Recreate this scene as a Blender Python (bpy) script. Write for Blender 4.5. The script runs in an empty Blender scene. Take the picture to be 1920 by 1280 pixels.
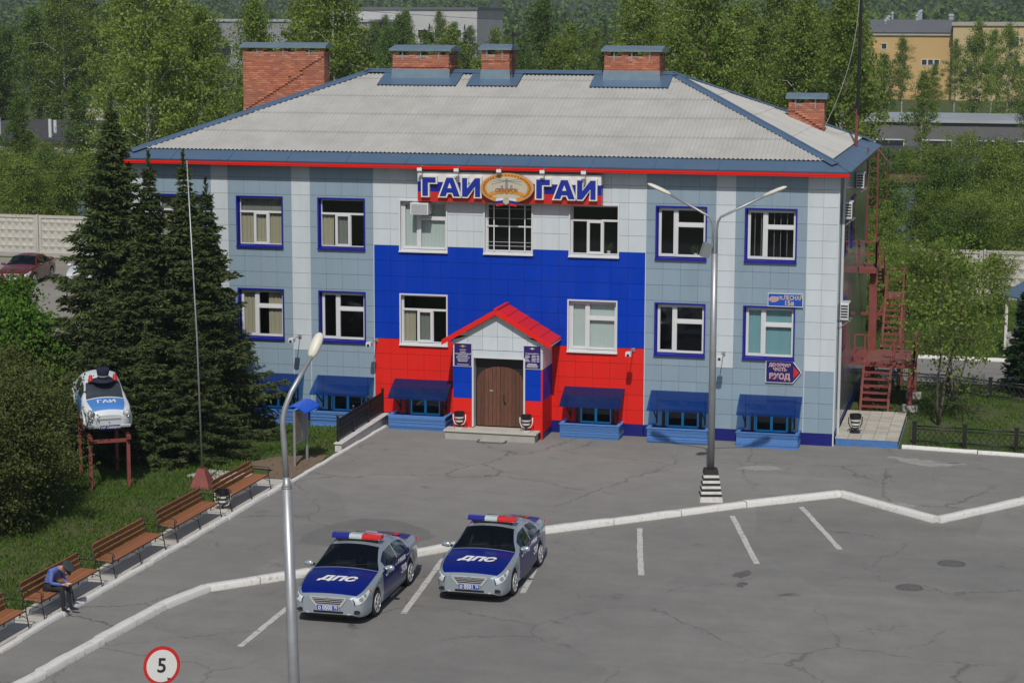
import bpy, math, random
import numpy as np
from mathutils import Vector, Matrix, Euler
R = math.radians; PI = math.pi
random.seed(7); RNG = np.random.default_rng(7)
scene = bpy.context.scene
COL = scene.collection
V = Vector

# ---------------------------------------------------------------- camera
cam_d = bpy.data.cameras.new('camera'); cam = bpy.data.objects.new('camera', cam_d); COL.objects.link(cam)
cam_d.sensor_width = 36.0; cam_d.lens = 3891.35 / 1920 * 36; cam_d.clip_start = 0.5; cam_d.clip_end = 6000
def _cam():
    yaw, pit, rol = 0.2398, 0.1549, 0.0027
    F = V((-math.sin(yaw)*math.cos(pit), math.cos(yaw)*math.cos(pit), -math.sin(pit)))
    Rt = V((math.cos(yaw), math.sin(yaw), 0)); U = Rt.cross(F)
    R2 = Rt*math.cos(rol) + U*math.sin(rol); U2 = -Rt*math.sin(rol) + U*math.cos(rol)
    m = Matrix((R2, U2, -F)).transposed().to_4x4(); m.translation = V((5.612, -67.294, 13.858))
    cam.matrix_world = m
_cam(); scene.camera = cam

# ---------------------------------------------------------------- sky, sun, exposure
SUN = V((0.10, -0.66, 0.745)).normalized()
world = bpy.data.worlds.new('World'); scene.world = world; world.use_nodes = True
wn = world.node_tree.nodes; wl = world.node_tree.links
sky = wn.new('ShaderNodeTexSky'); sky.sky_type = 'NISHITA'; sky.sun_disc = False
sky.sun_elevation = math.asin(SUN.z); sky.sun_rotation = math.atan2(SUN.x, SUN.y)
sky.air_density = 1.0; sky.dust_density = 1.5; sky.ozone_density = 1.0
wl.new(sky.outputs[0], wn['Background'].inputs[0]); wn['Background'].inputs[1].default_value = 0.065
sun_d = bpy.data.lights.new('sun', 'SUN'); sun_d.energy = 3.1; sun_d.angle = R(0.5); sun_d.color = (1.0, 0.96, 0.905)
sun = bpy.data.objects.new('sun', sun_d); COL.objects.link(sun)
sun.rotation_euler = (-SUN).to_track_quat('-Z', 'Y').to_euler(); sun.location = (0, 0, 60)
vs = scene.view_settings; vs.view_transform = 'Standard'; vs.look = 'None'; vs.gamma = 1.0; vs.use_curve_mapping = False
vs.exposure = 0.0
cy = scene.cycles; cy.max_bounces = 5; cy.diffuse_bounces = 2; cy.glossy_bounces = 2; cy.transmission_bounces = 3; cy.volume_bounces = 0; cy.transparent_max_bounces = 8; cy.caustics_reflective = False; cy.caustics_refractive = False
scene.render.resolution_x = 1024; scene.render.resolution_y = 682

HAZE = 0.00024      # density of the distant haze box

# ---------------------------------------------------------------- materials
MATS = {}
def nodes(name):
    m = bpy.data.materials.new(name); m.use_nodes = True
    nt = m.node_tree; p = nt.nodes['Principled BSDF']
    return m, nt, p
def lnk(nt, a, b): nt.links.new(a, b)
def nd(nt, t, **kw):
    n = nt.nodes.new(t)
    for k, v in kw.items():
        if k.startswith('i_'): n.inputs[int(k[2:])].default_value = v
        else: setattr(n, k, v)
    return n
def math_n(nt, op, a, b=None, clamp=False):
    n = nt.nodes.new('ShaderNodeMath'); n.operation = op; n.use_clamp = clamp
    for i, x in enumerate((a, b)):
        if x is None: continue
        if isinstance(x, (int, float)): n.inputs[i].default_value = x
        else: nt.links.new(x, n.inputs[i])
    return n.outputs[0]
def ramp(nt, fac, stops):
    r = nt.nodes.new('ShaderNodeValToRGB'); el = r.color_ramp.elements
    while len(el) < len(stops): el.new(0.5)
    for e, (p, c) in zip(el, stops):
        e.position = p; e.color = (c, c, c, 1) if isinstance(c, (int, float)) else (*c, 1)
    nt.links.new(fac, r.inputs[0]); return r.outputs[0]
def mixc(nt, fac, a, b, mode='MIX'):
    n = nt.nodes.new('ShaderNodeMix'); n.data_type = 'RGBA'; n.blend_type = mode
    for sock, x in ((n.inputs[0], fac), (n.inputs[6], a), (n.inputs[7], b)):
        if isinstance(x, (int, float)): sock.default_value = x
        elif isinstance(x, tuple): sock.default_value = (*x, 1) if len(x) == 3 else x
        else: nt.links.new(x, sock)
    return n.outputs[2]
def noise(nt, co, scale, detail=4, rough=0.55, dist=0.0):
    n = nt.nodes.new('ShaderNodeTexNoise'); n.inputs['Scale'].default_value = scale
    n.inputs['Detail'].default_value = detail; n.inputs['Roughness'].default_value = rough
    n.inputs['Distortion'].default_value = dist
    if co is not None: nt.links.new(co, n.inputs['Vector'])
    return n.outputs[0]
def mat(name, col, rough=0.6, metal=0.0, var=0.12, scale=3.0, bump=0.0, bscale=60.0, rnd=0.0, coat=0.0, stretch=None, spec=0.5, grime=0.0, world_co=False):
    """Painted or plain surface: colour with mottling (var), a per-object shade (rnd), fine relief (bump), dusty patches (grime)."""
    if name in MATS: return MATS[name]
    m, nt, p = nodes(name); MATS[name] = m
    tc = nd(nt, 'ShaderNodeTexCoord'); co = tc.outputs['Object']
    if world_co: co = nd(nt, 'ShaderNodeNewGeometry').outputs['Position']
    if stretch:
        mp = nd(nt, 'ShaderNodeMapping'); mp.inputs['Scale'].default_value = stretch; lnk(nt, co, mp.inputs[0]); co = mp.outputs[0]
    n1 = noise(nt, co, scale, 5, 0.6)
    f = math_n(nt, 'MULTIPLY_ADD', n1, 2*var); nt.nodes[-1].inputs[2].default_value = 1 - var
    if rnd:
        oi = nd(nt, 'ShaderNodeObjectInfo')
        g = math_n(nt, 'MULTIPLY_ADD', oi.outputs['Random'], 2*rnd); nt.nodes[-1].inputs[2].default_value = 1 - rnd
        f = math_n(nt, 'MULTIPLY', f, g)
    c = mixc(nt, 1.0, (*col, 1), f, 'MULTIPLY')
    if grime:
        gm = ramp(nt, noise(nt, co, scale*0.7, 6, 0.7), ((0.45, 0.0), (0.75, grime)))
        c = mixc(nt, gm, c, (0.16, 0.14, 0.11))
    lnk(nt, c, p.inputs['Base Color'])
    rr = math_n(nt, 'MULTIPLY_ADD', n1, 0.2); nt.nodes[-1].inputs[2].default_value = rough - 0.1
    if var: lnk(nt, rr, p.inputs['Roughness'])
    else: p.inputs['Roughness'].default_value = rough
    p.inputs['Metallic'].default_value = metal
    p.inputs['Specular IOR Level'].default_value = spec
    if coat: p.inputs['Coat Weight'].default_value = coat; p.inputs['Coat Roughness'].default_value = 0.08
    if bump:
        b = nd(nt, 'ShaderNodeBump'); b.inputs['Strength'].default_value = bump; b.inputs['Distance'].default_value = 0.02
        lnk(nt, noise(nt, co, bscale, 3), b.inputs['Height']); lnk(nt, b.outputs[0], p.inputs['Normal'])
    return m
def glass_mat(name, tint, gloss=0.5, dark=0.0):
    if name in MATS: return MATS[name]
    m, nt, p = nodes(name); MATS[name] = m
    nt.nodes.remove(p); out = nt.nodes['Material Output']
    tr = nd(nt, 'ShaderNodeBsdfTransparent'); tr.inputs[0].default_value = (*tint, 1)
    gl = nd(nt, 'ShaderNodeBsdfGlossy'); gl.inputs['Roughness'].default_value = 0.03; gl.inputs[0].default_value = (0.9, 0.95, 1, 1)
    lw = nd(nt, 'ShaderNodeLayerWeight'); lw.inputs[0].default_value = 0.5
    fr = math_n(nt, 'MULTIPLY_ADD', math_n(nt, 'POWER', lw.outputs['Facing'], 4.0), 0.9); nt.nodes[-1].inputs[2].default_value = 0.05
    mx = nd(nt, 'ShaderNodeMixShader')
    lnk(nt, math_n(nt, 'MULTIPLY', fr, gloss*2, True), mx.inputs[0]); lnk(nt, tr.outputs[0], mx.inputs[1]); lnk(nt, gl.outputs[0], mx.inputs[2])
    lnk(nt, mx.outputs[0], out.inputs[0]); return m
def leaf_mat(name, c1, c2, trans=0.35, rnd=0.25, scale=0.5, c3=None):
    m, nt, p = nodes(name); MATS[name] = m
    nt.nodes.remove(p); out = nt.nodes['Material Output']
    geo = nd(nt, 'ShaderNodeNewGeometry'); oi = nd(nt, 'ShaderNodeObjectInfo')
    f = ramp(nt, noise(nt, geo.outputs['Position'], scale, 4, 0.7), ((0.3, 0.0), (0.7, 1.0)))
    c = mixc(nt, f, c1, c2)
    if c3:
        f3 = ramp(nt, noise(nt, geo.outputs['Position'], scale*4, 2, 0.6), ((0.58, 0.0), (0.72, 0.8))); c = mixc(nt, f3, c, c3)
    ri = math_n(nt, 'MULTIPLY_ADD', geo.outputs['Random Per Island'], 0.7); nt.nodes[-1].inputs[2].default_value = 0.65
    g = math_n(nt, 'MULTIPLY_ADD', oi.outputs['Random'], 2*rnd); nt.nodes[-1].inputs[2].default_value = 1 - rnd
    c = mixc(nt, 1.0, c, math_n(nt, 'MULTIPLY', ri, g), 'MULTIPLY')
    d = nd(nt, 'ShaderNodeBsdfDiffuse'); t = nd(nt, 'ShaderNodeBsdfTranslucent'); mx = nd(nt, 'ShaderNodeMixShader'); mx.inputs[0].default_value = trans
    lnk(nt, c, d.inputs[0]); lnk(nt, c, t.inputs[0]); lnk(nt, d.outputs[0], mx.inputs[1]); lnk(nt, t.outputs[0], mx.inputs[2]); lnk(nt, mx.outputs[0], out.inputs[0])
    return m

# ---------------------------------------------------------------- mesh helpers
class MB:
    def __init__(s): s.v = []; s.f = []; s.m = []
    def add(s, vs, fs, mi=0):
        o = len(s.v); s.v += [tuple(a) for a in vs]; s.f += [tuple(i+o for i in f) for f in fs]; s.m += [mi]*len(fs); return s
    def box(s, x0, x1, y0, y1, z0, z1, mi=0):
        return s.add([(x0,y0,z0),(x1,y0,z0),(x1,y1,z0),(x0,y1,z0),(x0,y0,z1),(x1,y0,z1),(x1,y1,z1),(x0,y1,z1)],
              [(0,3,2,1),(4,5,6,7),(0,1,5,4),(1,2,6,5),(2,3,7,6),(3,0,4,7)], mi)
    def bar(s, p, q, w, h=None, up=(0,0,1), mi=0):
        p, q = V(p), V(q); h = h or w; d = (q-p).normalized(); u = V(up)
        if abs(d.dot(u)) > 0.98: u = V((0,1,0))
        a = d.cross(u).normalized()*w/2; b = a.cross(d).normalized()*h/2
        c = [p-a-b, p+a-b, p+a+b, p-a+b, q-a-b, q+a-b, q+a+b, q-a+b]
        return s.add(c, [(0,1,2,3),(7,6,5,4),(0,4,5,1),(1,5,6,2),(2,6,7,3),(3,7,4,0)], mi)
    def tube(s, pts, r, n=8, mi=0, caps=True):
        pts = [V(p) for p in pts]; rr = r if isinstance(r, (list, tuple)) else [r]*len(pts)
        rings = []; pa = None
        for i, p in enumerate(pts):
            d = (pts[min(i+1, len(pts)-1)] - pts[max(i-1, 0)])
            d = d.normalized() if d.length > 1e-9 else V((0,0,1))
            if pa is None: a = d.orthogonal().normalized()
            else:
                a = (pa - d*pa.dot(d)); a = a.normalized() if a.length > 1e-6 else d.orthogonal().normalized()
            pa = a; b = d.cross(a)
            rings.append([p + (a*math.cos(2*PI*k/n) + b*math.sin(2*PI*k/n))*rr[i] for k in range(n)])
        vs = [v for rg in rings for v in rg]; fs = []
        for i in range(len(rings)-1):
            for k in range(n): fs.append((i*n+k, i*n+(k+1)%n, (i+1)*n+(k+1)%n, (i+1)*n+k))
        if caps: fs += [tuple(range(n-1, -1, -1)), tuple((len(rings)-1)*n+k for k in range(n))]
        return s.add(vs, fs, mi)
    def cyl(s, p, q, r0, r1=None, n=12, mi=0): return s.tube([p, q], [r0, r0 if r1 is None else r1], n, mi)
    def lathe(s, prof, n=16, c=(0,0,0), axis='z', mi=0, sx=1.0, sy=1.0):
        vs = []; fs = []; c = V(c)
        for (r, z) in prof:
            for k in range(n):
                a = 2*PI*k/n; x, y = r*math.cos(a)*sx, r*math.sin(a)*sy
                vs.append(c + (V((x,y,z)) if axis == 'z' else V((z,x,y)) if axis == 'x' else V((x,z,y))))
        for i in range(len(prof)-1):
            for k in range(n): fs.append((i*n+k, i*n+(k+1)%n, (i+1)*n+(k+1)%n, (i+1)*n+k))
        fs += [tuple(range(n-1,-1,-1)), tuple((len(prof)-1)*n+k for k in range(n))]
        return s.add(vs, fs, mi)
    def prism(s, poly, m, d, mi=0):
        """poly: 2-D points, m: function (u,v)->3-D, d: extrusion vector"""
        a = [V(m(*p)) for p in poly]; b = [p+V(d) for p in a]; n = len(a)
        return s.add(a+b, [tuple(range(n))[::-1], tuple(range(n, 2*n))] + [(i, (i+1)%n, n+(i+1)%n, n+i) for i in range(n)], mi)
    def quad(s, a, b, c, d, mi=0): return s.add([a,b,c,d], [(0,1,2,3)], mi)
    def mesh(s, name, mats, smooth=False):
        me = bpy.data.meshes.new(name); me.from_pydata(s.v, [], s.f)
        for m in (mats if isinstance(mats, (list, tuple)) else [mats]): me.materials.append(m)
        if any(s.m): me.polygons.foreach_set('material_index', s.m)
        if smooth: me.polygons.foreach_set('use_smooth', [True]*len(s.f))
        me.update(); return me
    def build(s, name, mats, parent=None, smooth=False, bevel=0.0, loc=None, angle=None):
        o = link(name, s.mesh(name, mats, smooth or angle), parent)
        if loc is not None: o.location = loc
        if bevel: addbevel(o, bevel)
        if angle:
            o.data.set_sharp_from_angle(angle=R(angle))
        return o
def addbevel(o, w, seg=2):
    b = o.modifiers.new('bevel', 'BEVEL'); b.width = w; b.segments = seg; b.limit_method = 'ANGLE'; b.angle_limit = R(40)
def link(name, me, parent=None):
    o = bpy.data.objects.new(name, me); COL.objects.link(o)
    if parent: o.parent = parent
    return o
def tag(o, label=None, cat=None, group=None, kind=None):
    for k, v in (('label', label), ('category', cat), ('group', group), ('kind', kind)):
        if v: o[k] = v
    return o
def thing(name, label, cat, loc=(0,0,0), rz=0.0, group=None):
    o = bpy.data.objects.new(name, None); COL.objects.link(o); o.empty_display_size = 0.2
    o.location = loc; o.rotation_euler = (0, 0, rz); return tag(o, label, cat, group)
def struct(o): o['kind'] = 'structure'; return o
def copy_tree(o, parent=None):
    c = o.copy(); COL.objects.link(c); c.parent = parent
    for ch in o.children: copy_tree(ch, c)
    return c
def subtract(rect, holes):
    out = [rect]
    for (hx0, hx1, hz0, hz1) in holes:
        nxt = []
        for (x0, x1, z0, z1) in out:
            if hx1 <= x0+1e-6 or hx0 >= x1-1e-6 or hz1 <= z0+1e-6 or hz0 >= z1-1e-6: nxt.append((x0,x1,z0,z1)); continue
            if hz0 > z0: nxt.append((x0, x1, z0, hz0))
            if hz1 < z1: nxt.append((x0, x1, hz1, z1))
            a, b = max(z0, hz0), min(z1, hz1)
            if hx0 > x0: nxt.append((x0, hx0, a, b))
            if hx1 < x1: nxt.append((hx1, x1, a, b))
        out = nxt
    return [r for r in out if r[1]-r[0] > 0.012 and r[3]-r[2] > 0.012]
TXT = []
def text(name, body, size, m, parent, loc, rot=(PI/2, 0, 0), ext=0.004, bold=0.0, sx=1.0, shear=0.0, align='CENTER', space=1.0, label=None):
    cu = bpy.data.curves.new(name, 'FONT'); cu.body = body; cu.size = size; cu.extrude = ext; cu.offset = bold
    cu.align_x = align; cu.align_y = 'CENTER'; cu.shear = shear; cu.space_character = space; cu.resolution_u = 3
    o = bpy.data.objects.new(name, cu); COL.objects.link(o); o.parent = parent
    o.location = loc; o.rotation_euler = rot; o.scale = (sx, 1, 1); cu.materials.append(m)
    if label: o['label'] = label
    TXT.append(o); return o
def bake_text():
    dg = bpy.context.evaluated_depsgraph_get(); dg.update()
    for o in TXT:
        me = bpy.data.meshes.new_from_object(o.evaluated_get(dg)); nm = o.name
        n = bpy.data.objects.new(nm, me); COL.objects.link(n); n.parent = o.parent
        n.location = o.location; n.rotation_euler = o.rotation_euler; n.scale = o.scale
        if 'label' in o: n['label'] = o['label']
        bpy.data.objects.remove(o); n.name = nm

# ---------------------------------------------------------------- shared materials
white_pvc = mat('white_pvc', (0.62, 0.63, 0.64), 0.35, var=0.05)
white_paint = mat('white_paint', (0.62, 0.61, 0.58), 0.75, var=0.16, scale=6, bump=0.3, grime=0.35)
black_metal = mat('black_iron', (0.012, 0.012, 0.013), 0.45, var=0.2)
galv = mat('galvanised_steel', (0.36, 0.37, 0.38), 0.45, metal=0.55, var=0.18, scale=4)
grey_metal = mat('grey_painted_steel', (0.27, 0.29, 0.30), 0.5, metal=0.2, var=0.15)
red_iron = mat('red_painted_iron', (0.215, 0.046, 0.040), 0.6, var=0.3, scale=5, bump=0.2, grime=0.35)
concrete = mat('concrete', (0.36, 0.35, 0.32), 0.9, var=0.25, scale=2.5, bump=0.4, bscale=30)
pale_concrete = mat('pale_concrete', (0.46, 0.44, 0.39), 0.9, var=0.2, scale=2, bump=0.35, bscale=25)
dark_room = mat('dark_interior', (0.035, 0.034, 0.032), 0.9, var=0.3)
glass = glass_mat('window_glass', (0.86, 0.90, 0.89), 0.5)
rubber = mat('tyre_rubber', (0.014, 0.014, 0.015), 0.8)
# ================================================================ ground, lot, lawns, kerbs
def ground_mat():
    m, nt, p = nodes('meadow_ground'); geo = nd(nt, 'ShaderNodeNewGeometry'); co = geo.outputs['Position']
    f = ramp(nt, noise(nt, co, 0.15, 6, 0.65), ((0.35, 0.0), (0.65, 1.0)))
    c = mixc(nt, f, (0.065, 0.10, 0.030), (0.12, 0.105, 0.06))
    f2 = ramp(nt, noise(nt, co, 2.2, 5, 0.7), ((0.4, 0.0), (0.7, 1.0)))
    c = mixc(nt, f2, c, (0.045, 0.09, 0.02)); lnk(nt, c, p.inputs['Base Color']); p.inputs['Roughness'].default_value = 1.0
    p.inputs['Specular IOR Level'].default_value = 0.1
    b = nd(nt, 'ShaderNodeBump'); b.inputs['Strength'].default_value = 0.6; lnk(nt, noise(nt, co, 6, 5, 0.7), b.inputs['Height']); lnk(nt, b.outputs[0], p.inputs['Normal'])
    return m
def asphalt_mat(name, base, warm, crack=1.0, seed=0.0):
    m, nt, p = nodes(name); geo = nd(nt, 'ShaderNodeNewGeometry')
    mp = nd(nt, 'ShaderNodeMapping'); mp.inputs['Location'].default_value = (seed, seed*1.7, 0); lnk(nt, geo.outputs['Position'], mp.inputs[0]); co = mp.outputs[0]
    big = ramp(nt, noise(nt, co, 0.10, 5, 0.6, 0.6), ((0.3, 0.0), (0.7, 1.0)))
    c = mixc(nt, big, base, warm)
    mid = math_n(nt, 'MULTIPLY_ADD', noise(nt, co, 0.9, 6, 0.7, 0.4), 0.5); nt.nodes[-1].inputs[2].default_value = 0.75
    c = mixc(nt, 1.0, c, mid, 'MULTIPLY')
    # tyre-swept streaks along x
    ms = nd(nt, 'ShaderNodeMapping'); ms.inputs['Scale'].default_value = (0.12, 1.5, 1); ms.inputs['Rotation'].default_value = (0, 0, R(-14)); lnk(nt, co, ms.inputs[0])
    st = math_n(nt, 'MULTIPLY_ADD', noise(nt, ms.outputs[0], 1.0, 4, 0.6), 0.24); nt.nodes[-1].inputs[2].default_value = 0.88
    c = mixc(nt, 1.0, c, st, 'MULTIPLY')
    # patches of newer asphalt
    vo = nd(nt, 'ShaderNodeTexVoronoi'); vo.inputs['Scale'].default_value = 0.11; lnk(nt, co, vo.inputs['Vector'])
    pt = math_n(nt, 'MULTIPLY_ADD', vo.outputs['Color'], 0.14); nt.nodes[-1].inputs[2].default_value = 0.93
    c = mixc(nt, 1.0, c, pt, 'MULTIPLY')
    # oil stains
    oil = ramp(nt, noise(nt, co, 0.75, 4, 0.6, 0.3), ((0.66, 0.0), (0.74, 0.55))); c = mixc(nt, oil, c, (0.035, 0.034, 0.032))
    # pale scuffs
    sc = ramp(nt, noise(nt, ms.outputs[0], 2.6, 5, 0.75, 0.8), ((0.66, 0.0), (0.80, 0.4))); c = mixc(nt, sc, c, (0.27, 0.26, 0.245))
    # cracks
    nz = nd(nt, 'ShaderNodeTexNoise'); nz.inputs['Scale'].default_value = 0.9; nz.inputs['Detail'].default_value = 6; nz.inputs['Roughness'].default_value = 0.65; lnk(nt, co, nz.inputs['Vector'])
    vm = nd(nt, 'ShaderNodeVectorMath', operation='MULTIPLY_ADD'); vm.inputs[1].default_value = (1.3, 1.3, 0); lnk(nt, nz.outputs['Color'], vm.inputs[0]); lnk(nt, co, vm.inputs[2])
    ve = nd(nt, 'ShaderNodeTexVoronoi', feature='DISTANCE_TO_EDGE'); ve.inputs['Scale'].default_value = 0.24; lnk(nt, vm.outputs[0], ve.inputs['Vector'])
    ve2 = nd(nt, 'ShaderNodeTexVoronoi', feature='DISTANCE_TO_EDGE'); ve2.inputs['Scale'].default_value = 0.75; lnk(nt, vm.outputs[0], ve2.inputs['Vector'])
    k1 = ramp(nt, ve.outputs[0], ((0.0, 1.0), (0.0085, 0.0))); k2 = ramp(nt, ve2.outputs[0], ((0.0, 1.0), (0.012, 0.0)))
    msk1 = ramp(nt, noise(nt, co, 0.16, 3, 0.5), ((0.44, 0.0), (0.54, 1.0))); msk2 = ramp(nt, noise(nt, co, 0.2, 3, 0.5, 1.0), ((0.60, 0.0), (0.66, 1.0)))
    kk = math_n(nt, 'MAXIMUM', math_n(nt, 'MULTIPLY', k1, msk1), math_n(nt, 'MULTIPLY', k2, msk2))
    kk = math_n(nt, 'MULTIPLY', kk, 0.75*crack); c = mixc(nt, kk, c, (0.025, 0.024, 0.022))
    # grain
    gr = math_n(nt, 'MULTIPLY_ADD', noise(nt, co, 32, 4, 0.85), 1.1); nt.nodes[-1].inputs[2].default_value = 0.45
    c = mixc(nt, 1.0, c, gr, 'MULTIPLY')
    lnk(nt, c, p.inputs['Base Color']); p.inputs['Roughness'].default_value = 0.85; p.inputs['Specular IOR Level'].default_value = 0.35
    b = nd(nt, 'ShaderNodeBump'); b.inputs['Strength'].default_value = 0.35; b.inputs['Distance'].default_value = 0.02
    h = math_n(nt, 'SUBTRACT', noise(nt, co, 28, 4, 0.8), math_n(nt, 'MULTIPLY', kk, 2.0)); lnk(nt, h, b.inputs['Height']); lnk(nt, b.outputs[0], p.inputs['Normal'])
    return m
asphalt = asphalt_mat('worn_asphalt', (0.180, 0.175, 0.165), (0.222, 0.215, 0.200), 0.6)
asphalt_b = asphalt_mat('yard_asphalt', (0.195, 0.188, 0.175), (0.238, 0.230, 0.212), 0.8, seed=31.0)
def poly(name, pts, z, m, parent=None):
    mb = MB(); mb.add([(x, y, z) for x, y in pts], [tuple(range(len(pts)))]); return mb.build(name, m, parent)
g = MB(); N = 24
xs = [-3000 + 6000*i/N for i in range(N+1)]
g.add([(x, y, -0.03) for y in xs for x in xs], [(j*(N+1)+i, j*(N+1)+i+1, (j+1)*(N+1)+i+1, (j+1)*(N+1)+i) for j in range(N) for i in range(N)])
struct(g.build('ground', ground_mat()))
def kx(y): return -15.83 + (y + 27.06)*0.02502        # pavement edge beside the benches
ZIG = [(-14.75,-36.0),(-13.95,-26.0),(-13.72,-23.1),(-13.30,-21.35),(-11.34,-19.33),(-8.58,-16.0),(-6.65,-13.74),(-1.71,-9.25),(0.84,-7.21),(3.74,-9.82),(6.09,-6.77),(11.5,-0.45)]
lot = struct(poly('parking_lot', [(-30,-60),(60,-60),(60,0.5)] + ZIG[::-1][:] + [(-30,-48)], 0.004, asphalt))
yard = struct(poly('forecourt', [(kx(-60),-60),(kx(-60)+.1,-60)] + ZIG + [(2.1,0.1),(2.1,6),(-.5,6),(-.5,0.3),(-15.2,0.3),(kx(-0.3),-0.3)], 0.0, asphalt_b))
struct(poly('back_road', [(0.8,13.2),(40,12.2),(40,18.2),(-0.5,18.8)], 0.004, asphalt_b))
struct(poly('rear_yard', [(-75,12),(-27,14),(-25,41),(-75,43)], 0.004, mat('dusty_yard', (0.25,0.23,0.20), 0.95, var=0.3, scale=0.3, bump=0.3, bscale=8)))
soil = mat('bare_soil', (0.17, 0.12, 0.08), 1.0, var=0.35, scale=1.5, bump=0.8, bscale=9)
struct(poly('bare_soil_patch', [(-17.7,-7.1),(-17.0,-6.1),(-16.2,-5.6),(-15.55,-5.55),(-15.42,-6.6),(-15.52,-9.2),(-16.4,-9.1),(-16.5,-8.0),(-17.2,-7.9)], 0.012, soil))

# old repairs and stains, each with its own outline
def blot(name, pts, m, parent, z, n=40, jit=.10):
    P = [V((*p_, 0)) for p_ in pts]; out = []; k = len(P); rb = random.Random(len(out)+int(abs(P[0].x)*100))
    for i in range(n):
        f = i/n*k; a = int(f); t_ = f-a; p0, p1, p2, p3 = P[(a-1) % k], P[a], P[(a+1) % k], P[(a+2) % k]
        q_ = 0.5*((2*p1)+(p2-p0)*t_+(2*p0-5*p1+4*p2-p3)*t_*t_+(3*p1-p0-3*p2+p3)*t_**3); out.append((q_.x+rb.gauss(0,jit), q_.y+rb.gauss(0,jit), z))
    mb = MB(); c = sum((V(o) for o in out), V((0,0,0)))/n; mb.add([tuple(c)]+out, [(0, 1+i, 1+(i+1) % n) for i in range(n)]); return mb.build(name, m, parent)
scuff = mat('cement_scuff', (.30,.29,.27), .95, var=.3, scale=3, bump=.3); tar_m = mat('tar_patch', (.11,.107,.10), .8, var=.4, scale=4, bump=.3, bscale=30); damp = mat('newer_asphalt', (.155,.152,.144), .85, var=.25, scale=2, bump=.4, bscale=40)
blot('cement_patch', [(-2.6,-4.15),(-1.95,-3.6),(-1.2,-3.85),(-1.86,-4.3)], scuff, yard, .004, jit=.04); blot('cement_patch', [(1.8,-1.2),(3.2,-1.5),(4.3,-1.8),(3.1,-2.4)], scuff, yard, .004, jit=.05); blot('cement_patch', [(1.9,-8.0),(2.6,-7.6),(3.1,-8.0),(2.5,-8.3)], scuff, yard, .004, jit=.05)
blot('asphalt_patch', [(-12.8,-15.9),(-12.3,-13.7),(-10.9,-13.3),(-9.4,-14.7),(-10.1,-15.8),(-11.7,-16.4)], damp, yard, .003, jit=.03)
blot('tar_patch', [(-1.07,-16.7),(-.7,-16.1),(-.6,-16.5),(-.8,-16.85)], tar_m, lot, .008, 24, .03); blot('tar_patch', [(-.82,-17.6),(-.7,-17.3),(-.55,-17.5),(-.68,-17.75)], tar_m, lot, .008, 24, .03)

# painted bay lines, worn
def paint_mat():
    m, nt, p = nodes('worn_road_paint'); geo = nd(nt, 'ShaderNodeNewGeometry')
    w = ramp(nt, noise(nt, geo.outputs['Position'], 5, 6, 0.75), ((0.50, 0.0), (0.64, 0.75)))
    lnk(nt, mixc(nt, w, (0.52, 0.51, 0.48), (0.2, 0.19, 0.18)), p.inputs['Base Color']); p.inputs['Roughness'].default_value = 0.8; return m
paint = paint_mat()
for (a, b) in (((-10.85,-25.39),(-10.90,-20.6)),((-8.07,-22.01),(-8.51,-16.94)),((-5.76,-19.62),(-6.22,-15.2)),((-3.26,-17.27),(-4.17,-12.48)),((-0.56,-15.46),(-1.89,-10.43)),((1.38,-13.45),(-0.12,-8.85))):
    A, B = V((*a, 0)), V((*b, 0)); d = (B-A).normalized(); n = V((-d.y, d.x, 0))*0.075; mb = MB(); k = 14; L = []; Q = []
    for i in range(k+1):
        p_ = A.lerp(B, i/k); e1, e2 = random.uniform(-.012,.012), random.uniform(-.012,.012)
        L.append((p_.x+n.x+e1, p_.y+n.y, 0.008)); Q.append((p_.x-n.x+e2, p_.y-n.y, 0.008))
    for i in range(k): mb.quad(L[i], Q[i], Q[i+1], L[i+1])
    mb.build('parking_line', paint, lot)

# kerbs: every stone its own piece
def kerb_stone(a, b, w, h, parent, m, name='kerb_stone', jit=0.012, z0=-0.02):
    A, B = V((*a, 0)), V((*b, 0)); d = (B-A).normalized(); n = V((-d.y, d.x, 0)); L = (B-A).length; A = A+n*random.gauss(0,.012); B = B+n*random.gauss(0,.012); h = h+random.gauss(0,.006)
    mb = MB(); k = max(2, int(L/0.35)); ring = []
    for i in range(k+1):
        t = 0.018/L + (1-0.036/L)*i/k; c = A.lerp(B, t); r = lambda s: random.uniform(-s, s)
        ch = 0.028 + r(.008); hh = h + r(jit)*0.6
        ring.append([c + n*(w/2+.012) + V((0,0,z0)), c + n*(w/2+r(.006)) + V((0,0,hh-ch)), c + n*(w/2-ch) + V((0,0,hh)),
                     c - n*(w/2-ch) + V((0,0,hh)), c - n*(w/2+r(.006)) + V((0,0,hh-ch)), c - n*(w/2+.012) + V((0,0,z0))])
    vs = [v for q in ring for v in q]; fs = []
    for i in range(k):
        for j in range(5): fs.append((i*6+j, (i+1)*6+j, (i+1)*6+j+1, i*6+j+1))
    fs += [(0,1,2,3,4,5), tuple(k*6+j for j in (5,4,3,2,1,0))]
    mb.add(vs, fs); o = mb.build(name, m, parent, angle=50); return o
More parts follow.
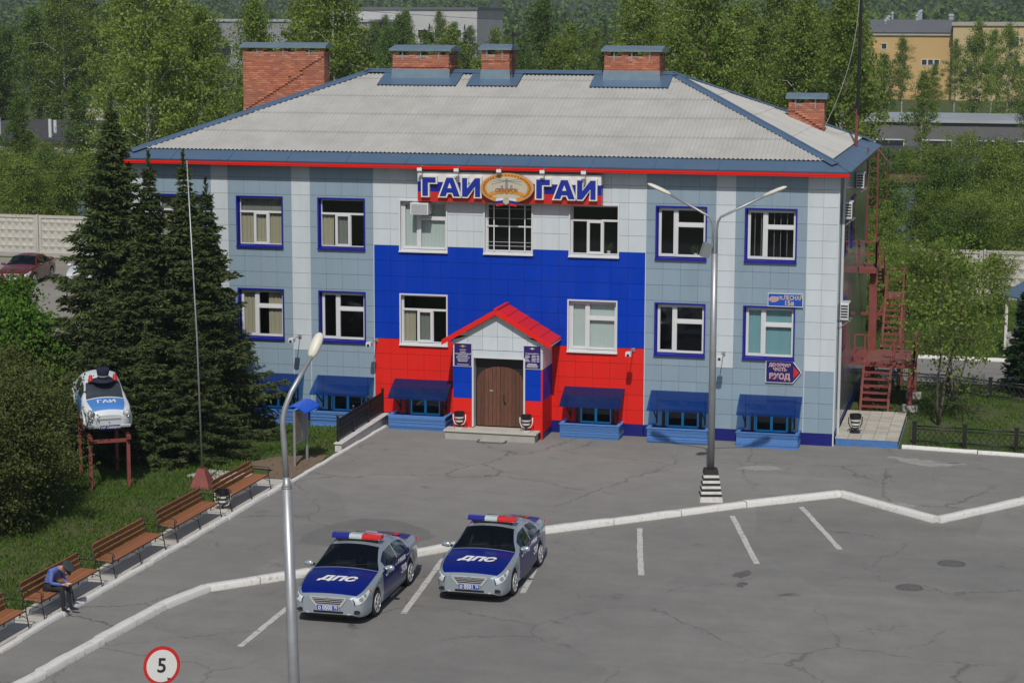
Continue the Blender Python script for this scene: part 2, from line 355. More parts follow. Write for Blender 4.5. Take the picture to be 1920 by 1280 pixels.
def kerb_paint_mat():
    m, nt, p = nodes('kerb_whitewash'); geo = nd(nt, 'ShaderNodeNewGeometry'); co = geo.outputs['Position']
    w = ramp(nt, noise(nt, co, 7, 7, 0.8), ((0.53, 0.0), (0.62, 1.0))); w2 = ramp(nt, noise(nt, co, 0.8, 3, 0.5), ((0.4, 0.15), (0.7, 0.8)))
    f = math_n(nt, 'MULTIPLY', w, w2)
    sx = nd(nt, 'ShaderNodeSeparateXYZ'); lnk(nt, co, sx.inputs[0])
    low = ramp(nt, math_n(nt, 'ADD', sx.outputs[2], math_n(nt, 'MULTIPLY', noise(nt, co, 9, 4, 0.7), 0.06)), ((0.035, 0.7), (0.06, 0.0)))
    f = math_n(nt, 'MAXIMUM', f, low)
    lnk(nt, mixc(nt, f, (0.66, 0.65, 0.62), (0.24, 0.22, 0.20)), p.inputs['Base Color']); p.inputs['Roughness'].default_value = 0.85
    b = nd(nt, 'ShaderNodeBump'); b.inputs['Strength'].default_value = 0.5; b.inputs['Distance'].default_value = 0.02; lnk(nt, noise(nt, co, 18, 5, 0.75), b.inputs['Height']); lnk(nt, b.outputs[0], p.inputs['Normal']); return m
kerb_white = kerb_paint_mat()
def kerb_run(name, pts, step, w, h, m):
    par = struct(bpy.data.objects.new(name, None)); COL.objects.link(par)
    for a, b in zip(pts, pts[1:]):
        L = math.hypot(b[0]-a[0], b[1]-a[1]); k = max(1, round(L/step))
        for i in range(k):
            p_ = (a[0]+(b[0]-a[0])*i/k, a[1]+(b[1]-a[1])*i/k); q_ = (a[0]+(b[0]-a[0])*(i+1)/k, a[1]+(b[1]-a[1])*(i+1)/k)
            kerb_stone(p_, q_, w, h, par, m)
    return par
kerb_run('zigzag_kerb', ZIG[:5], 1.3, 0.27, 0.17, kerb_white)
kerb_run('long_kerb', ZIG[4:9], 2.6, 0.27, 0.17, kerb_white)
kerb_run('angled_kerb', ZIG[8:11], 4.0, 0.27, 0.17, kerb_white); kerb_run('angled_kerb', ZIG[10:], 3.0, 0.27, 0.17, kerb_white)
kerb_run('bench_kerb', [(kx(-38),-38.0),(kx(-9.5),-9.5)], 1.0, 0.17, 0.11, kerb_white)
kerb_run('ramp_kerb', [(kx(-9.5)+.02,-9.5),(kx(-0.6)+.02,-0.6)], 1.2, 0.13, 0.06, kerb_white)
kerb_run('lawn_kerb', [(2.2,0.22),(9.5,-0.55)], 2.4, 0.15, 0.12, kerb_white)
kerb_run('road_kerb', [(-0.5,18.95),(12,18.6)], 3.0, 0.18, 0.14, kerb_white)
# concrete pavement strip under the benches, separate slabs
strip = struct(bpy.data.objects.new('bench_pavement', None)); COL.objects.link(strip)
y = -38.0
while y < -9.6:
    L = 1.84; mb = MB(); mb.box(kx(y)-0.95, kx(y)-0.09, y+0.006, min(y+L, -9.5)-0.006, -0.02, 0.085 + random.uniform(-.004, .004)); mb.build('paving_slab', pale_concrete, strip, bevel=0.012); y += L

# low white ramp wall beside the entrance, with its black railing
rw = thing('low_wall', 'low whitewashed concrete wall sloping beside the forecourt', 'wall', (0,0,0))
mb = MB(); mb.prism([(-4.75,-.05),(0.1,-.05),(0.1,0.34),(-4.75,0.22)], lambda u, v: (kx(u)-0.30, u, v), (0.22,0,0)); mb.build('wall_block', white_paint, rw, bevel=0.015)
mb = MB(); mb.prism([(-4.80,0.22),(0.12,0.345),(0.12,0.38),(-4.80,0.255)], lambda u, v: (kx(u)-0.33, u, v), (0.30,0,0)); mb.build('coping', white_paint, rw, bevel=0.01)
fe = thing('iron_railing', 'black wrought iron railing on the low white wall', 'railing', (0,0,0))
def rail_z(y): return 0.255 + (y+4.8)*0.0254
for i, yy in enumerate((-4.55, -3.05, -1.55, -0.05)):
    mb = MB(); x = kx(yy)-0.26; mb.box(x-.035, x+.035, yy-.035, yy+.035, rail_z(yy)-.02, rail_z(yy)+0.82); mb.lathe([(.0,.0),(.05,.02),(.055,.05),(.03,.09),(.0,.1)], 8, (x,yy,rail_z(yy)+.81)); mb.build('post', black_metal, fe)
for hz in (0.08, 0.40, 0.72):
    mb = MB(); mb.bar((kx(-4.55)-.26,-4.55,rail_z(-4.55)+hz), (kx(-.05)-.26,-.05,rail_z(-.05)+hz), .03, .035); mb.build('rail', black_metal, fe)
for i in range(45):
    yy = -4.45 + i*0.0985; x = kx(yy)-.26; z = rail_z(yy); mb = MB(); mb.box(x-.012, x+.012, yy-.018, yy+.018, z+.06, z+.74)
    if i % 3 == 1: mb.lathe([(.012,-.05),(.035,0),(.012,.05)], 6, (x,yy,z+.56))
    mb.build('baluster', black_metal, fe)

# manhole covers and a shoe scraper
iron = mat('cast_iron', (0.15, 0.147, 0.14), 0.7, metal=0.3, var=0.3, scale=8, bump=0.5, bscale=40)
for (x, yy, lab, rr) in ((4.29,-14.22,'round iron manhole cover in the lot below the angled kerb',.31),(3.36,-16.8,'round manhole cover nearest the bottom right of the lot',.29)):
    t = thing('manhole_cover', lab, 'manhole', (x, yy, 0.004), 0.3, 'manhole covers in the lot')
    mb = MB(); mb.lathe([(rr*1.18,0),(rr*1.15,.012),(rr*1.02,.014),(rr*1.02,.004)], 28); mb.build('frame', iron, t)
    mb = MB(); mb.lathe([(rr*.99,0.001),(rr*.98,.012),(rr*.2,.013),(0.001,.013)], 28)
    for k in range(-3, 4):
        w = math.sqrt(max(0, (rr*.85)**2-(k*.11)**2)); mb.box(-w, w, k*.11-.02, k*.11+.02, .012, .022)
    mb.build('lid', iron, t)
t = thing('door_mat', 'dark rounded metal-framed mat on the ground before the entrance step', 'mat', (-11.0,-2.12,0.004))
mb = MB(); pts = [(math.copysign(.36,math.cos(a))+.10*math.cos(a), math.copysign(.13,math.sin(a))+.10*math.sin(a), .02) for a in [2*PI*(i+.5)/24 for i in range(24)]]; mb.tube(pts+[pts[0]], .028, 6, caps=False); mb.build('rim', iron, t, smooth=True)
mb = MB(); mb.box(-.43,.43,-.2,.2,0,.012); mb.build('mesh_pad', concrete, t)

# grass: real blades, one mass per lawn
def grass(name, label, n, sample, h, m, seed):
    rg = np.random.default_rng(seed); P = sample(rg, n); n = len(P)
    a = rg.uniform(0, 2*PI, n); hh = h*rg.uniform(.45, 1.25, n); w = rg.uniform(.012, .026, n); ln = rg.normal(0, .5, (n,2))*hh[:,None]
    Z = np.zeros((n,1)) - .01
    v0 = np.hstack([P - np.stack([np.cos(a)*w, np.sin(a)*w], 1), Z]); v1 = np.hstack([P + np.stack([np.cos(a)*w, np.sin(a)*w], 1), Z]); v2 = np.hstack([P+ln, hh[:,None]])
    vs = np.stack([v0,v1,v2], 1).reshape(-1,3)
    me = bpy.data.meshes.new(name); me.vertices.add(3*n); me.vertices.foreach_set('co', vs.ravel().astype(np.float32)); me.loops.add(3*n); me.loops.foreach_set('vertex_index', np.arange(3*n, dtype=np.int32))
    me.polygons.add(n); me.polygons.foreach_set('loop_start', np.arange(0,3*n,3,dtype=np.int32)); me.materials.append(m); me.update(); me.validate()
    return tag(link(name, me), label, 'grass', kind='stuff')
grass_m = leaf_mat('grass_blades', (0.075,0.16,0.022), (0.13,0.20,0.04), 0.4, 0.0, 0.6, (0.22,0.20,0.085))
def s_left(rg, n):
    P = np.stack([rg.uniform(-30,-15.6,n), rg.uniform(-31,-0.2,n)], 1); e = -15.83+(P[:,1]+27.06)*.025
    soilm = (P[:,0] > -17.5) & (P[:,1] > -9.3) & (P[:,1] < -5.5) & (P[:,0] > -17.5+ .3*np.sin(P[:,1]*3))
    k = (P[:,0] < e-np.where(P[:,1] < -9.4, 1.0, .34)) & ((~soilm) | (rg.random(n) < .06))
    clump = np.sin(P[:,0]*1.7+P[:,1]*.6)*np.sin(P[:,1]*1.3-P[:,0]*.7) + rg.normal(0,.7,n)
    return P[k & (clump > -.75)]
grass('grass', 'mown green grass on the lawn behind the benches', 110000, s_left, 0.10, grass_m, 3)
def s_right(rg, n):
    P = np.stack([rg.uniform(-.3,12,n), rg.uniform(.4,12.6,n)], 1)
    k = (P[:,1] > .55-.07*P[:,0]) & ~((P[:,0] < 2.25) & (P[:,1] < 5.6)) & (P[:,0] > .2) & (np.sin(P[:,0]*2.1+1)*np.sin(P[:,1]*1.1)+rg.normal(0,.5,n) > -.1)
    return P[k]
grass('grass', 'patchy grass on the fenced plot right of the building', 26000, s_right, 0.09, grass_m, 4)
def s_back(rg, n): return np.stack([rg.uniform(-6,16,n), rg.uniform(19.2,37,n)], 1)
grass('grass', 'rough grass between the back road and the concrete fence', 30000, s_back, 0.22, grass_m, 5)
# ================================================================ the traffic police office
BX0, BX1, BD, ZW = -24.6, 0.0, 13.6, 8.84
P_WHITE = mat('panel_white', (0.56, 0.615, 0.645), 0.38, var=0.04, scale=1.6, world_co=True, stretch=(1.6,1,.28), grime=.16, rnd=0.035)
P_GREY = mat('panel_grey_blue', (0.245, 0.330, 0.400), 0.38, var=0.05, scale=1.6, world_co=True, stretch=(1.6,1,.28), grime=.16, rnd=0.05)
P_BLUE = mat('panel_blue', (0.0003, 0.040, 0.42), 0.5, var=0.05, scale=1.6, world_co=True, stretch=(1.6,1,.28), grime=.05, rnd=0.05, spec=0.12)
P_RED = mat('panel_red', (0.70, 0.020, 0.014), 0.5, var=0.05, scale=1.6, world_co=True, stretch=(1.6,1,.28), grime=.05, rnd=0.05, spec=0.15)
P_NAVY = mat('panel_navy', (0.004, 0.008, 0.15), 0.45, var=0.08, scale=1.2, rnd=0.05)
ROOF_BLUE = mat('roof_blue_metal', (0.105, 0.175, 0.275), 0.38, metal=0.25, var=0.14, scale=1.3, grime=0.2)
TRIM = mat('trim_blue', (0.008, 0.012, 0.24), 0.35, var=0.08)
bld = thing('office_building', 'two storey office clad in grey, white, blue and red panels under a hipped roof', 'building', (0,0,0))
ROWS = [0.40,0.89,1.39,1.92,2.45,2.97,3.52,4.07,4.61,5.13,5.66,6.18,6.73,7.27,7.82,8.39,8.86]
BAYS = [(-24.6,-23.94,'P',1),(-23.94,-21.6,'G',4),(-21.6,-20.97,'P',1),(-20.97,-18.63,'G',4),(-18.63,-17.99,'P',1),(-17.99,-15.70,'G',4),
        (-15.70,-6.30,'F',16),(-6.30,-3.97,'G',4),(-3.97,-3.34,'P',1),(-3.34,-1.0,'G',4),(-1.0,0.0,'P',2)]
ZU, ZL, WH = (5.986, 7.753), (2.782, 4.549), 1.703
WIN = [(-23.62,*ZU,'T','blue','c'),(-20.664,*ZU,'T','blue','c'),(-17.705,*ZU,'T','blue','o'),(-14.79,*ZU,'A','white','g'),(-11.83,*ZU,'X','white','d'),(-8.90,*ZU,'T','white','p'),
       (-5.982,*ZU,'B','blue','p'),(-3.037,*ZU,'B','blue','v'),
       (-23.62,*ZL,'B','blue','c'),(-20.664,*ZL,'B','blue','c'),(-17.705,*ZL,'B','blue','d'),(-14.79,*ZL,'T','white','o'),(-8.93,*ZL,'B','white','w'),(-5.982,*ZL,'B','blue','d'),(-3.037,*ZL,'B','blue','t')]
BASE = [(-20.30, 'n'),(-17.75,'n'),(-14.95,'n'),(-8.98,'n'),(-6.03,'n'),(-3.07,'n')]     # x of each basement light well
holes = [(x, x+WH, a, b) for (x,a,b,*_) in WIN] + [(x+.50, x+1.56, .36, .97) for x, _ in BASE]
door_hole = (-12.2, -9.75, -0.1, 3.0)
# load-bearing wall behind the cladding
mb = MB()
for r in subtract((BX0+.02, BX1-.02, -.05, 8.95), holes + [door_hole]): mb.box(r[0], r[1], .035, .33, r[2], r[3])
mb.box(BX0+.02, BX0+.3, .33, BD, -.05, 8.95); mb.box(BX0+.3, BX1-.3, BD-.3, BD, -.05, 8.95); mb.box(BX1-.3, BX1-.02, .33, BD, -.05, 8.95)
mb.build('wall', mat('wall_backing', (.07,.07,.075), .9), bld)
# facing panels: each its own piece, the far-left ones joined
def bay_mat(kind, z):
    if kind == 'F': return P_WHITE if z > 6.15 else P_BLUE if z > 2.95 else P_RED
    if kind == 'P': return P_WHITE if z > 2.44 else P_GREY
    return P_GREY
cells = []
for (x0, x1, kind, n) in BAYS:
    for z0, z1 in zip(ROWS, ROWS[1:]):
        for i in range(n):
            a, b = x0 + (x1-x0)*i/n, x0 + (x1-x0)*(i+1)/n
            rs = subtract((a, b, z0, z1), holes + [door_hole])
            if rs: cells.append((a, b, z0, z1, rs, bay_mat(kind, z0+.05), kind))
cells.sort(key=lambda c: -c[0]); unit = {}
G = 0.005
def rects_mesh(mb, rs, ox, oz, outer):
    for (a, b, c, d) in rs:
        e0, e1 = (G*.55 if abs(a-outer[0]) < 1e-6 else 0), (G*.55 if abs(b-outer[1]) < 1e-6 else 0)
        f0, f1 = (G if abs(c-outer[2]) < 1e-6 else 0), (G if abs(d-outer[3]) < 1e-6 else 0)
        mb.box(a+e0-ox, b-e1-ox, 0, .03, c+f0-oz, d-f1-oz)
indiv = [c for c in cells if c[6] in 'GP' and c[0] > -6.4] + [c for c in cells if c[6] == 'F' and c[2] > 6.1] + [c for c in cells if c[6] == 'F' and c[2] < 6.1]
indiv = indiv[:298]; ids = set(id(c) for c in indiv)
for c in indiv:
    a, b, z0, z1, rs, m, kind = c
    key = (round(b-a,3), round(z1-z0,3), m.name) if len(rs) == 1 and rs[0] == (a,b,z0,z1) else None
    me = unit.get(key)
    if me is None:
        mb = MB(); rects_mesh(mb, rs, a, z0, (a,b,z0,z1)); me = mb.mesh('panel', m)
        if key: unit[key] = me
    o = link('panel', me, bld); o.location = (a, random.uniform(-.002,.002), z0); o.rotation_euler = (random.gauss(0,.0022), 0, random.gauss(0,.0022))
for m in (P_WHITE, P_GREY, P_BLUE, P_RED):
    mb = MB()
    for c in cells:
        if id(c) not in ids and c[5] is m: rects_mesh(mb, c[4], 0, 0, c[:4])
    if mb.v: o = mb.build('cladding', m, bld); o['kind'] = 'stuff'
mb = MB()
for r in subtract((BX0, BX1, -.04, .395), holes + [door_hole]): mb.box(r[0], r[1], -.012, .03, r[2], r[3])
mb.build('plinth', P_NAVY, bld)
for x in (-15.70, -6.30, -3.97, -1.0, -18.63, -17.99): 
    mb = MB(); mb.box(x-.012, x+.012, -.012, .02, .05 if x in (-6.3,) else .4, 8.84); mb.build('joint_strip', P_WHITE if x not in (-6.30,) else P_WHITE, bld)
mb = MB(); mb.box(-.03, .015, -.018, .03, -.04, 8.86); mb.build('corner_strip', P_WHITE, bld)

# windows ------------------------------------------------------------------
beige = mat('curtain_beige', (0.40, 0.36, 0.26), 0.9, var=0.1, stretch=(14,1,1)); grey_cur = mat('curtain_grey', (0.20,0.205,0.19), 0.9, var=0.1, stretch=(14,1,1))
teal = mat('blind_teal', (0.18,0.36,0.40), 0.8, var=0.08); palew = mat('blind_white', (0.52,0.58,0.56), 0.8, var=0.05)
plant_g = leaf_mat('house_plant', (0.03,0.06,0.02), (0.05,0.09,0.03)); 
def ring(mb, x0, x1, z0, z1, w, y0, y1, mi=0):
    mb.box(x0, x1, y0, y1, z0, z0+w, mi); mb.box(x0, x1, y0, y1, z1-w, z1, mi); mb.box(x0, x0+w, y0, y1, z0+w, z1-w, mi); mb.box(x1-w, x1, y0, y1, z0+w, z1-w, mi)
def window(x, z0, z1, style, trim, inside):
    tm = TRIM if trim == 'blue' else white_pvc; T = 0.085; x0, x1 = x, x+WH
    ix0, ix1, iz0, iz1 = x0+T, x1-T*.6, z0+T, z1-T*.9
    fr = MB(); Y0, Y1 = .13, .20; P = []                                     # frame bars and glass openings
    def op(a, b, c, d, w=.05, y0=Y0, y1=Y1): ring(fr, a, b, c, d, w, y0, y1); P.append((a+w, b-w, c+w, d-w))
    if style == 'T':
        zt = iz0 + (iz1-iz0)*.70; W3 = (ix1-ix0)/3
        op(ix0, ix1, zt, iz1, .03); op(ix0, ix0+W3, iz0, zt, .03); op(ix1-W3, ix1, iz0, zt, .03)
        op(ix0+W3-.01, ix1-W3+.01, iz0, zt, .085, Y0-.035, Y1-.01)
        fr.box(ix0, ix1, Y0-.02, Y1-.02, zt-.035, zt+.035)
    elif style in 'AB':
        xm = ix0 + (ix1-ix0)*.37; zt = iz0 + (iz1-iz0)*.66
        op(ix0, xm, iz0, iz1, .09); op(xm, ix1, zt, iz1, .075); op(xm, ix1, iz0, zt, .075, Y0-.03, Y1-.01); fr.box(xm-.06, xm+.05, Y0-.012, Y1-.02, iz0, iz1)
    else:
        op(ix0, ix1, iz0, iz1, .045)
        for t in (.16, .5, .84): fr.box(ix0+(ix1-ix0)*t-.02, ix0+(ix1-ix0)*t+.02, Y0-.06, Y0-.03, iz0, iz1)
        for t in (.53,): fr.box(ix0, ix1, Y0-.03, Y0-.005, iz0+(iz1-iz0)*t-.025, iz0+(iz1-iz0)*t+.025)
        for t in (.12,.2,.7,.9): fr.box(ix0, ix1, Y0-.055, Y0-.045, iz0+(iz1-iz0)*t-.006, iz0+(iz1-iz0)*t+.006)
    w = fr.build('window', white_pvc, bld, bevel=.006)
    for (a,b,c,d) in P:
        g = MB(); tl = random.uniform(-.004,.004); g.quad((a,.165+tl,c),(b,.165-tl,c),(b,.165-tl,d),(a,.165+tl,d)); g.build('pane', glass, w)
    t = MB(); ring(t, x0, x1, z0, z1, T*.55, -.045, .0); 
    t.box(x0, x0+.012, 0, .2, z0, z1); t.box(x1-.012, x1, 0, .2, z0, z1); t.box(x0, x1, 0, .2, z1-.012, z1); t.box(ix1, x1-.012, .12, .2, z0, z1-.012); t.box(x0+.012, ix0, .12, .2, z0, z1-.012); t.box(ix0, ix1, .12, .2, iz1, z1-.012)
    t.build('trim', tm, w)
    sl = MB(); sl.prism([(-.085,z0-.02),(.2,z0+.03),(.2,z0+.085),(-.085,z0+.012)], lambda u, v: (x0-.01, u, v), (WH+.02,0,0)); sl.build('sill', tm, w)
    r = MB(); r.box(x0-.05, x1+.05, 1.9, 1.95, z0-.3, z1+.1); r.box(x0-.05, x1+.05, .33, 1.9, z0-.32, z0-.3); r.box(x0-.05, x1+.05, .33, 1.9, z1+.1, z1+.12)
    r.box(x0-.07, x0-.05, .33, 1.95, z0-.3, z1+.1); r.box(x1+.05, x1+.07, .33, 1.95, z0-.3, z1+.1); r.build('room', dark_room, w)
    def curtain(a, b, c, d, m, wav=.016, yb=.225):
        mb = MB(); n = max(4, int((b-a)/.04)); pts = [(a+(b-a)*i/n, yb+wav*math.sin(i*1.9)) for i in range(n+1)]
        for p_, q_ in zip(pts, pts[1:]): mb.quad((p_[0],p_[1],c),(q_[0],q_[1],c),(q_[0],q_[1],d),(p_[0],p_[1],d))
        mb.build('curtain', m, w, smooth=True)
    if inside == 'c':
        if style == 'T': curtain(ix0, ix1, iz0, zt-.02, beige); curtain(ix0, ix1, zt, iz1, grey_cur, .01, .24)
        else: curtain(ix0, xm, iz0, iz1, beige); curtain(ix0+(ix1-ix0)*.62, ix1, iz0, iz1, beige)
    elif inside == 'o':
        if style == 'T': curtain(ix0, ix0+.42, iz0, zt, beige); curtain(ix0+.55, ix0+1.0, iz0, zt, grey_cur)
    elif inside == 'g': curtain(ix0, ix1, iz0, iz1, palew, .006)
    elif inside == 'w': curtain(ix0, ix1, iz0, iz1, palew, .003)
    elif inside == 't': curtain(ix0, ix1, iz0, iz1, teal, .003)
    elif inside == 'v':
        for i in range(15):
            if i % 2 == 0: curtain(ix0+i*.105, ix0+i*.105+.02, iz0, iz1, grey_cur, 0, .23)
    elif inside == 'p':
        cx = ix1-.35; mb = MB(); mb.lathe([(.05,0),(.075,.12),(.07,.12),(.0,.1)], 10, (cx,.28,iz0)); mb.build('flower_pot', white_pvc, w)
        mb = MB()
        for i in range(40):
            a = random.uniform(0,2*PI); rr = random.uniform(.08,.26); h = random.uniform(.12,.42); mb.add([(cx,.29,iz0+.1),(cx+rr*math.cos(a)*.6-.02,.29+.06*math.sin(a),iz0+h*.7),(cx+rr*math.cos(a),.29+.08*math.sin(a),iz0+h),(cx+rr*math.cos(a)*.6+.02,.29+.06*math.sin(a),iz0+h*.75)], [(0,1,2,3)])
        mb.build('pot_plant', plant_g, w)
    if style == 'T' and trim == 'white' and z0 < 5: pass
    return w
for a in WIN: window(*a)

# basement light wells: boarded box, translucent awning, cyan casement
cyan = mat('cyan_frame', (0.03,0.42,0.62), 0.5, var=0.1); well_m = mat('blue_boards', (0.075,0.20,0.48), 0.75, rnd=.25, var=0.45, scale=9, bump=0.5, bscale=40, stretch=(1,1,6))
def awning_mat():
    m, nt, p = nodes('blue_polycarbonate'); out = nt.nodes['Material Output']; nt.nodes.remove(p)
    d = nd(nt, 'ShaderNodeBsdfDiffuse'); d.inputs[0].default_value = (0.006,0.035,0.17,1)
    t = nd(nt, 'ShaderNodeBsdfTransparent'); t.inputs[0].default_value = (0.04,0.32,0.75,1)
    g_ = nd(nt, 'ShaderNodeBsdfGlossy'); g_.inputs[0].default_value = (1,1,1,1); g_.inputs['Roughness'].default_value = 0.15
    m1 = nd(nt, 'ShaderNodeMixShader'); m1.inputs[0].default_value = 0.55; m2 = nd(nt, 'ShaderNodeMixShader'); m2.inputs[0].default_value = 0.05
    lnk(nt, d.outputs[0], m1.inputs[1]); lnk(nt, t.outputs[0], m1.inputs[2]); lnk(nt, m1.outputs[0], m2.inputs[1]); lnk(nt, g_.outputs[0], m2.inputs[2]); lnk(nt, m2.outputs[0], out.inputs[0]); return m
poly_m = awning_mat()
where = {-20.30:'beside the spruces',-17.75:'behind the notice board',-14.95:'left of the porch',-8.98:'right of the porch',-6.03:'left of the tall lamp',-3.07:'nearest the right corner'}
for x, _ in BASE:
    W = 2.0
    fr = MB(); a, b = x+.50, x+1.56; ring(fr, a, b, .36, .97, .05, .10, .16); fr.box((a+b)/2-.04, (a+b)/2+.04, .09, .17, .41, .92); w = fr.build('basement_window', cyan, bld)
    for (p_, q_) in ((a+.05,(a+b)/2-.04),((a+b)/2+.04,b-.05)):
        g_ = MB(); g_.quad((p_,.13,.41),(q_,.13,.41),(q_,.13,.92),(p_,.13,.92)); g_.build('pane', glass, w)
    r = MB(); r.box(a-.02, b+.02, .9, .95, .2, 1.0); r.build('room', dark_room, w)
    for sx in (a-.14, b+.04): r = MB(); r.box(sx, sx+.10, -.06, .03, .40, .98); r.build('shutter', black_metal, w)
    t = thing('light_well', 'blue boarded light well box at the wall foot ' + where[x], 'light well', (x, 0, 0), 0, 'blue boxes along the wall foot')
    y1 = -.86; hz = .46
    for k in range(9):
        z0 = -.02 + k*(hz+.02)/9; off = random.uniform(0,.032)
        mb = MB(); zt = z0+(hz+.02)/9-.004; mb.box(-.0, W, y1-off, y1+.05, z0, zt); mb.build('board', well_m, t)
        for xx in (0, W-.05): mb = MB(); mb.box(xx-off*.6+.001, xx+.05+off*.6-.001, y1+.052, .0-.014, z0, zt); mb.build('board', well_m, t)
    mb = MB(); mb.box(-.03, W+.03, y1-.03, y1+.10, hz+.001, hz+.03); mb.box(-.03, .10, y1+.101, -.02, hz+.001, hz+.03); mb.box(W-.10, W+.03, y1+.101, -.02, hz+.001, hz+.03); mb.build('rim', well_m, t)
    mb = MB(); mb.box(.05, W-.05, y1+.05, -.02, -.02, .04); mb.build('floor', concrete, t)
    aw = thing('awning', 'translucent blue plastic awning over the basement window ' + where[x], 'awning', (x, 0, 0), 0, 'blue plastic awnings')
    mb = MB(); n = 8; prof = [(-.02-.92*(i/n), 1.60 - .40*(i/n) - .14*(i/n)**2.2) for i in range(n+1)]
    for (p_, q_) in zip(prof, prof[1:]): mb.quad((-.02-.05*p_[0]*0,p_[0],p_[1]),(W+.04,p_[0],p_[1]),(W+.04,q_[0],q_[1]),(-.02,q_[0],q_[1]))
    mb.build('sheet', poly_m, aw, smooth=True)
    for xx in (.18, W-.2):
        mb = MB(); mb.bar((xx,-.02,.62),(xx,-.80,1.10),.035); mb.bar((xx,-.03,.5),(xx,-.03,1.58),.04); mb.build('bracket', black_metal, aw)

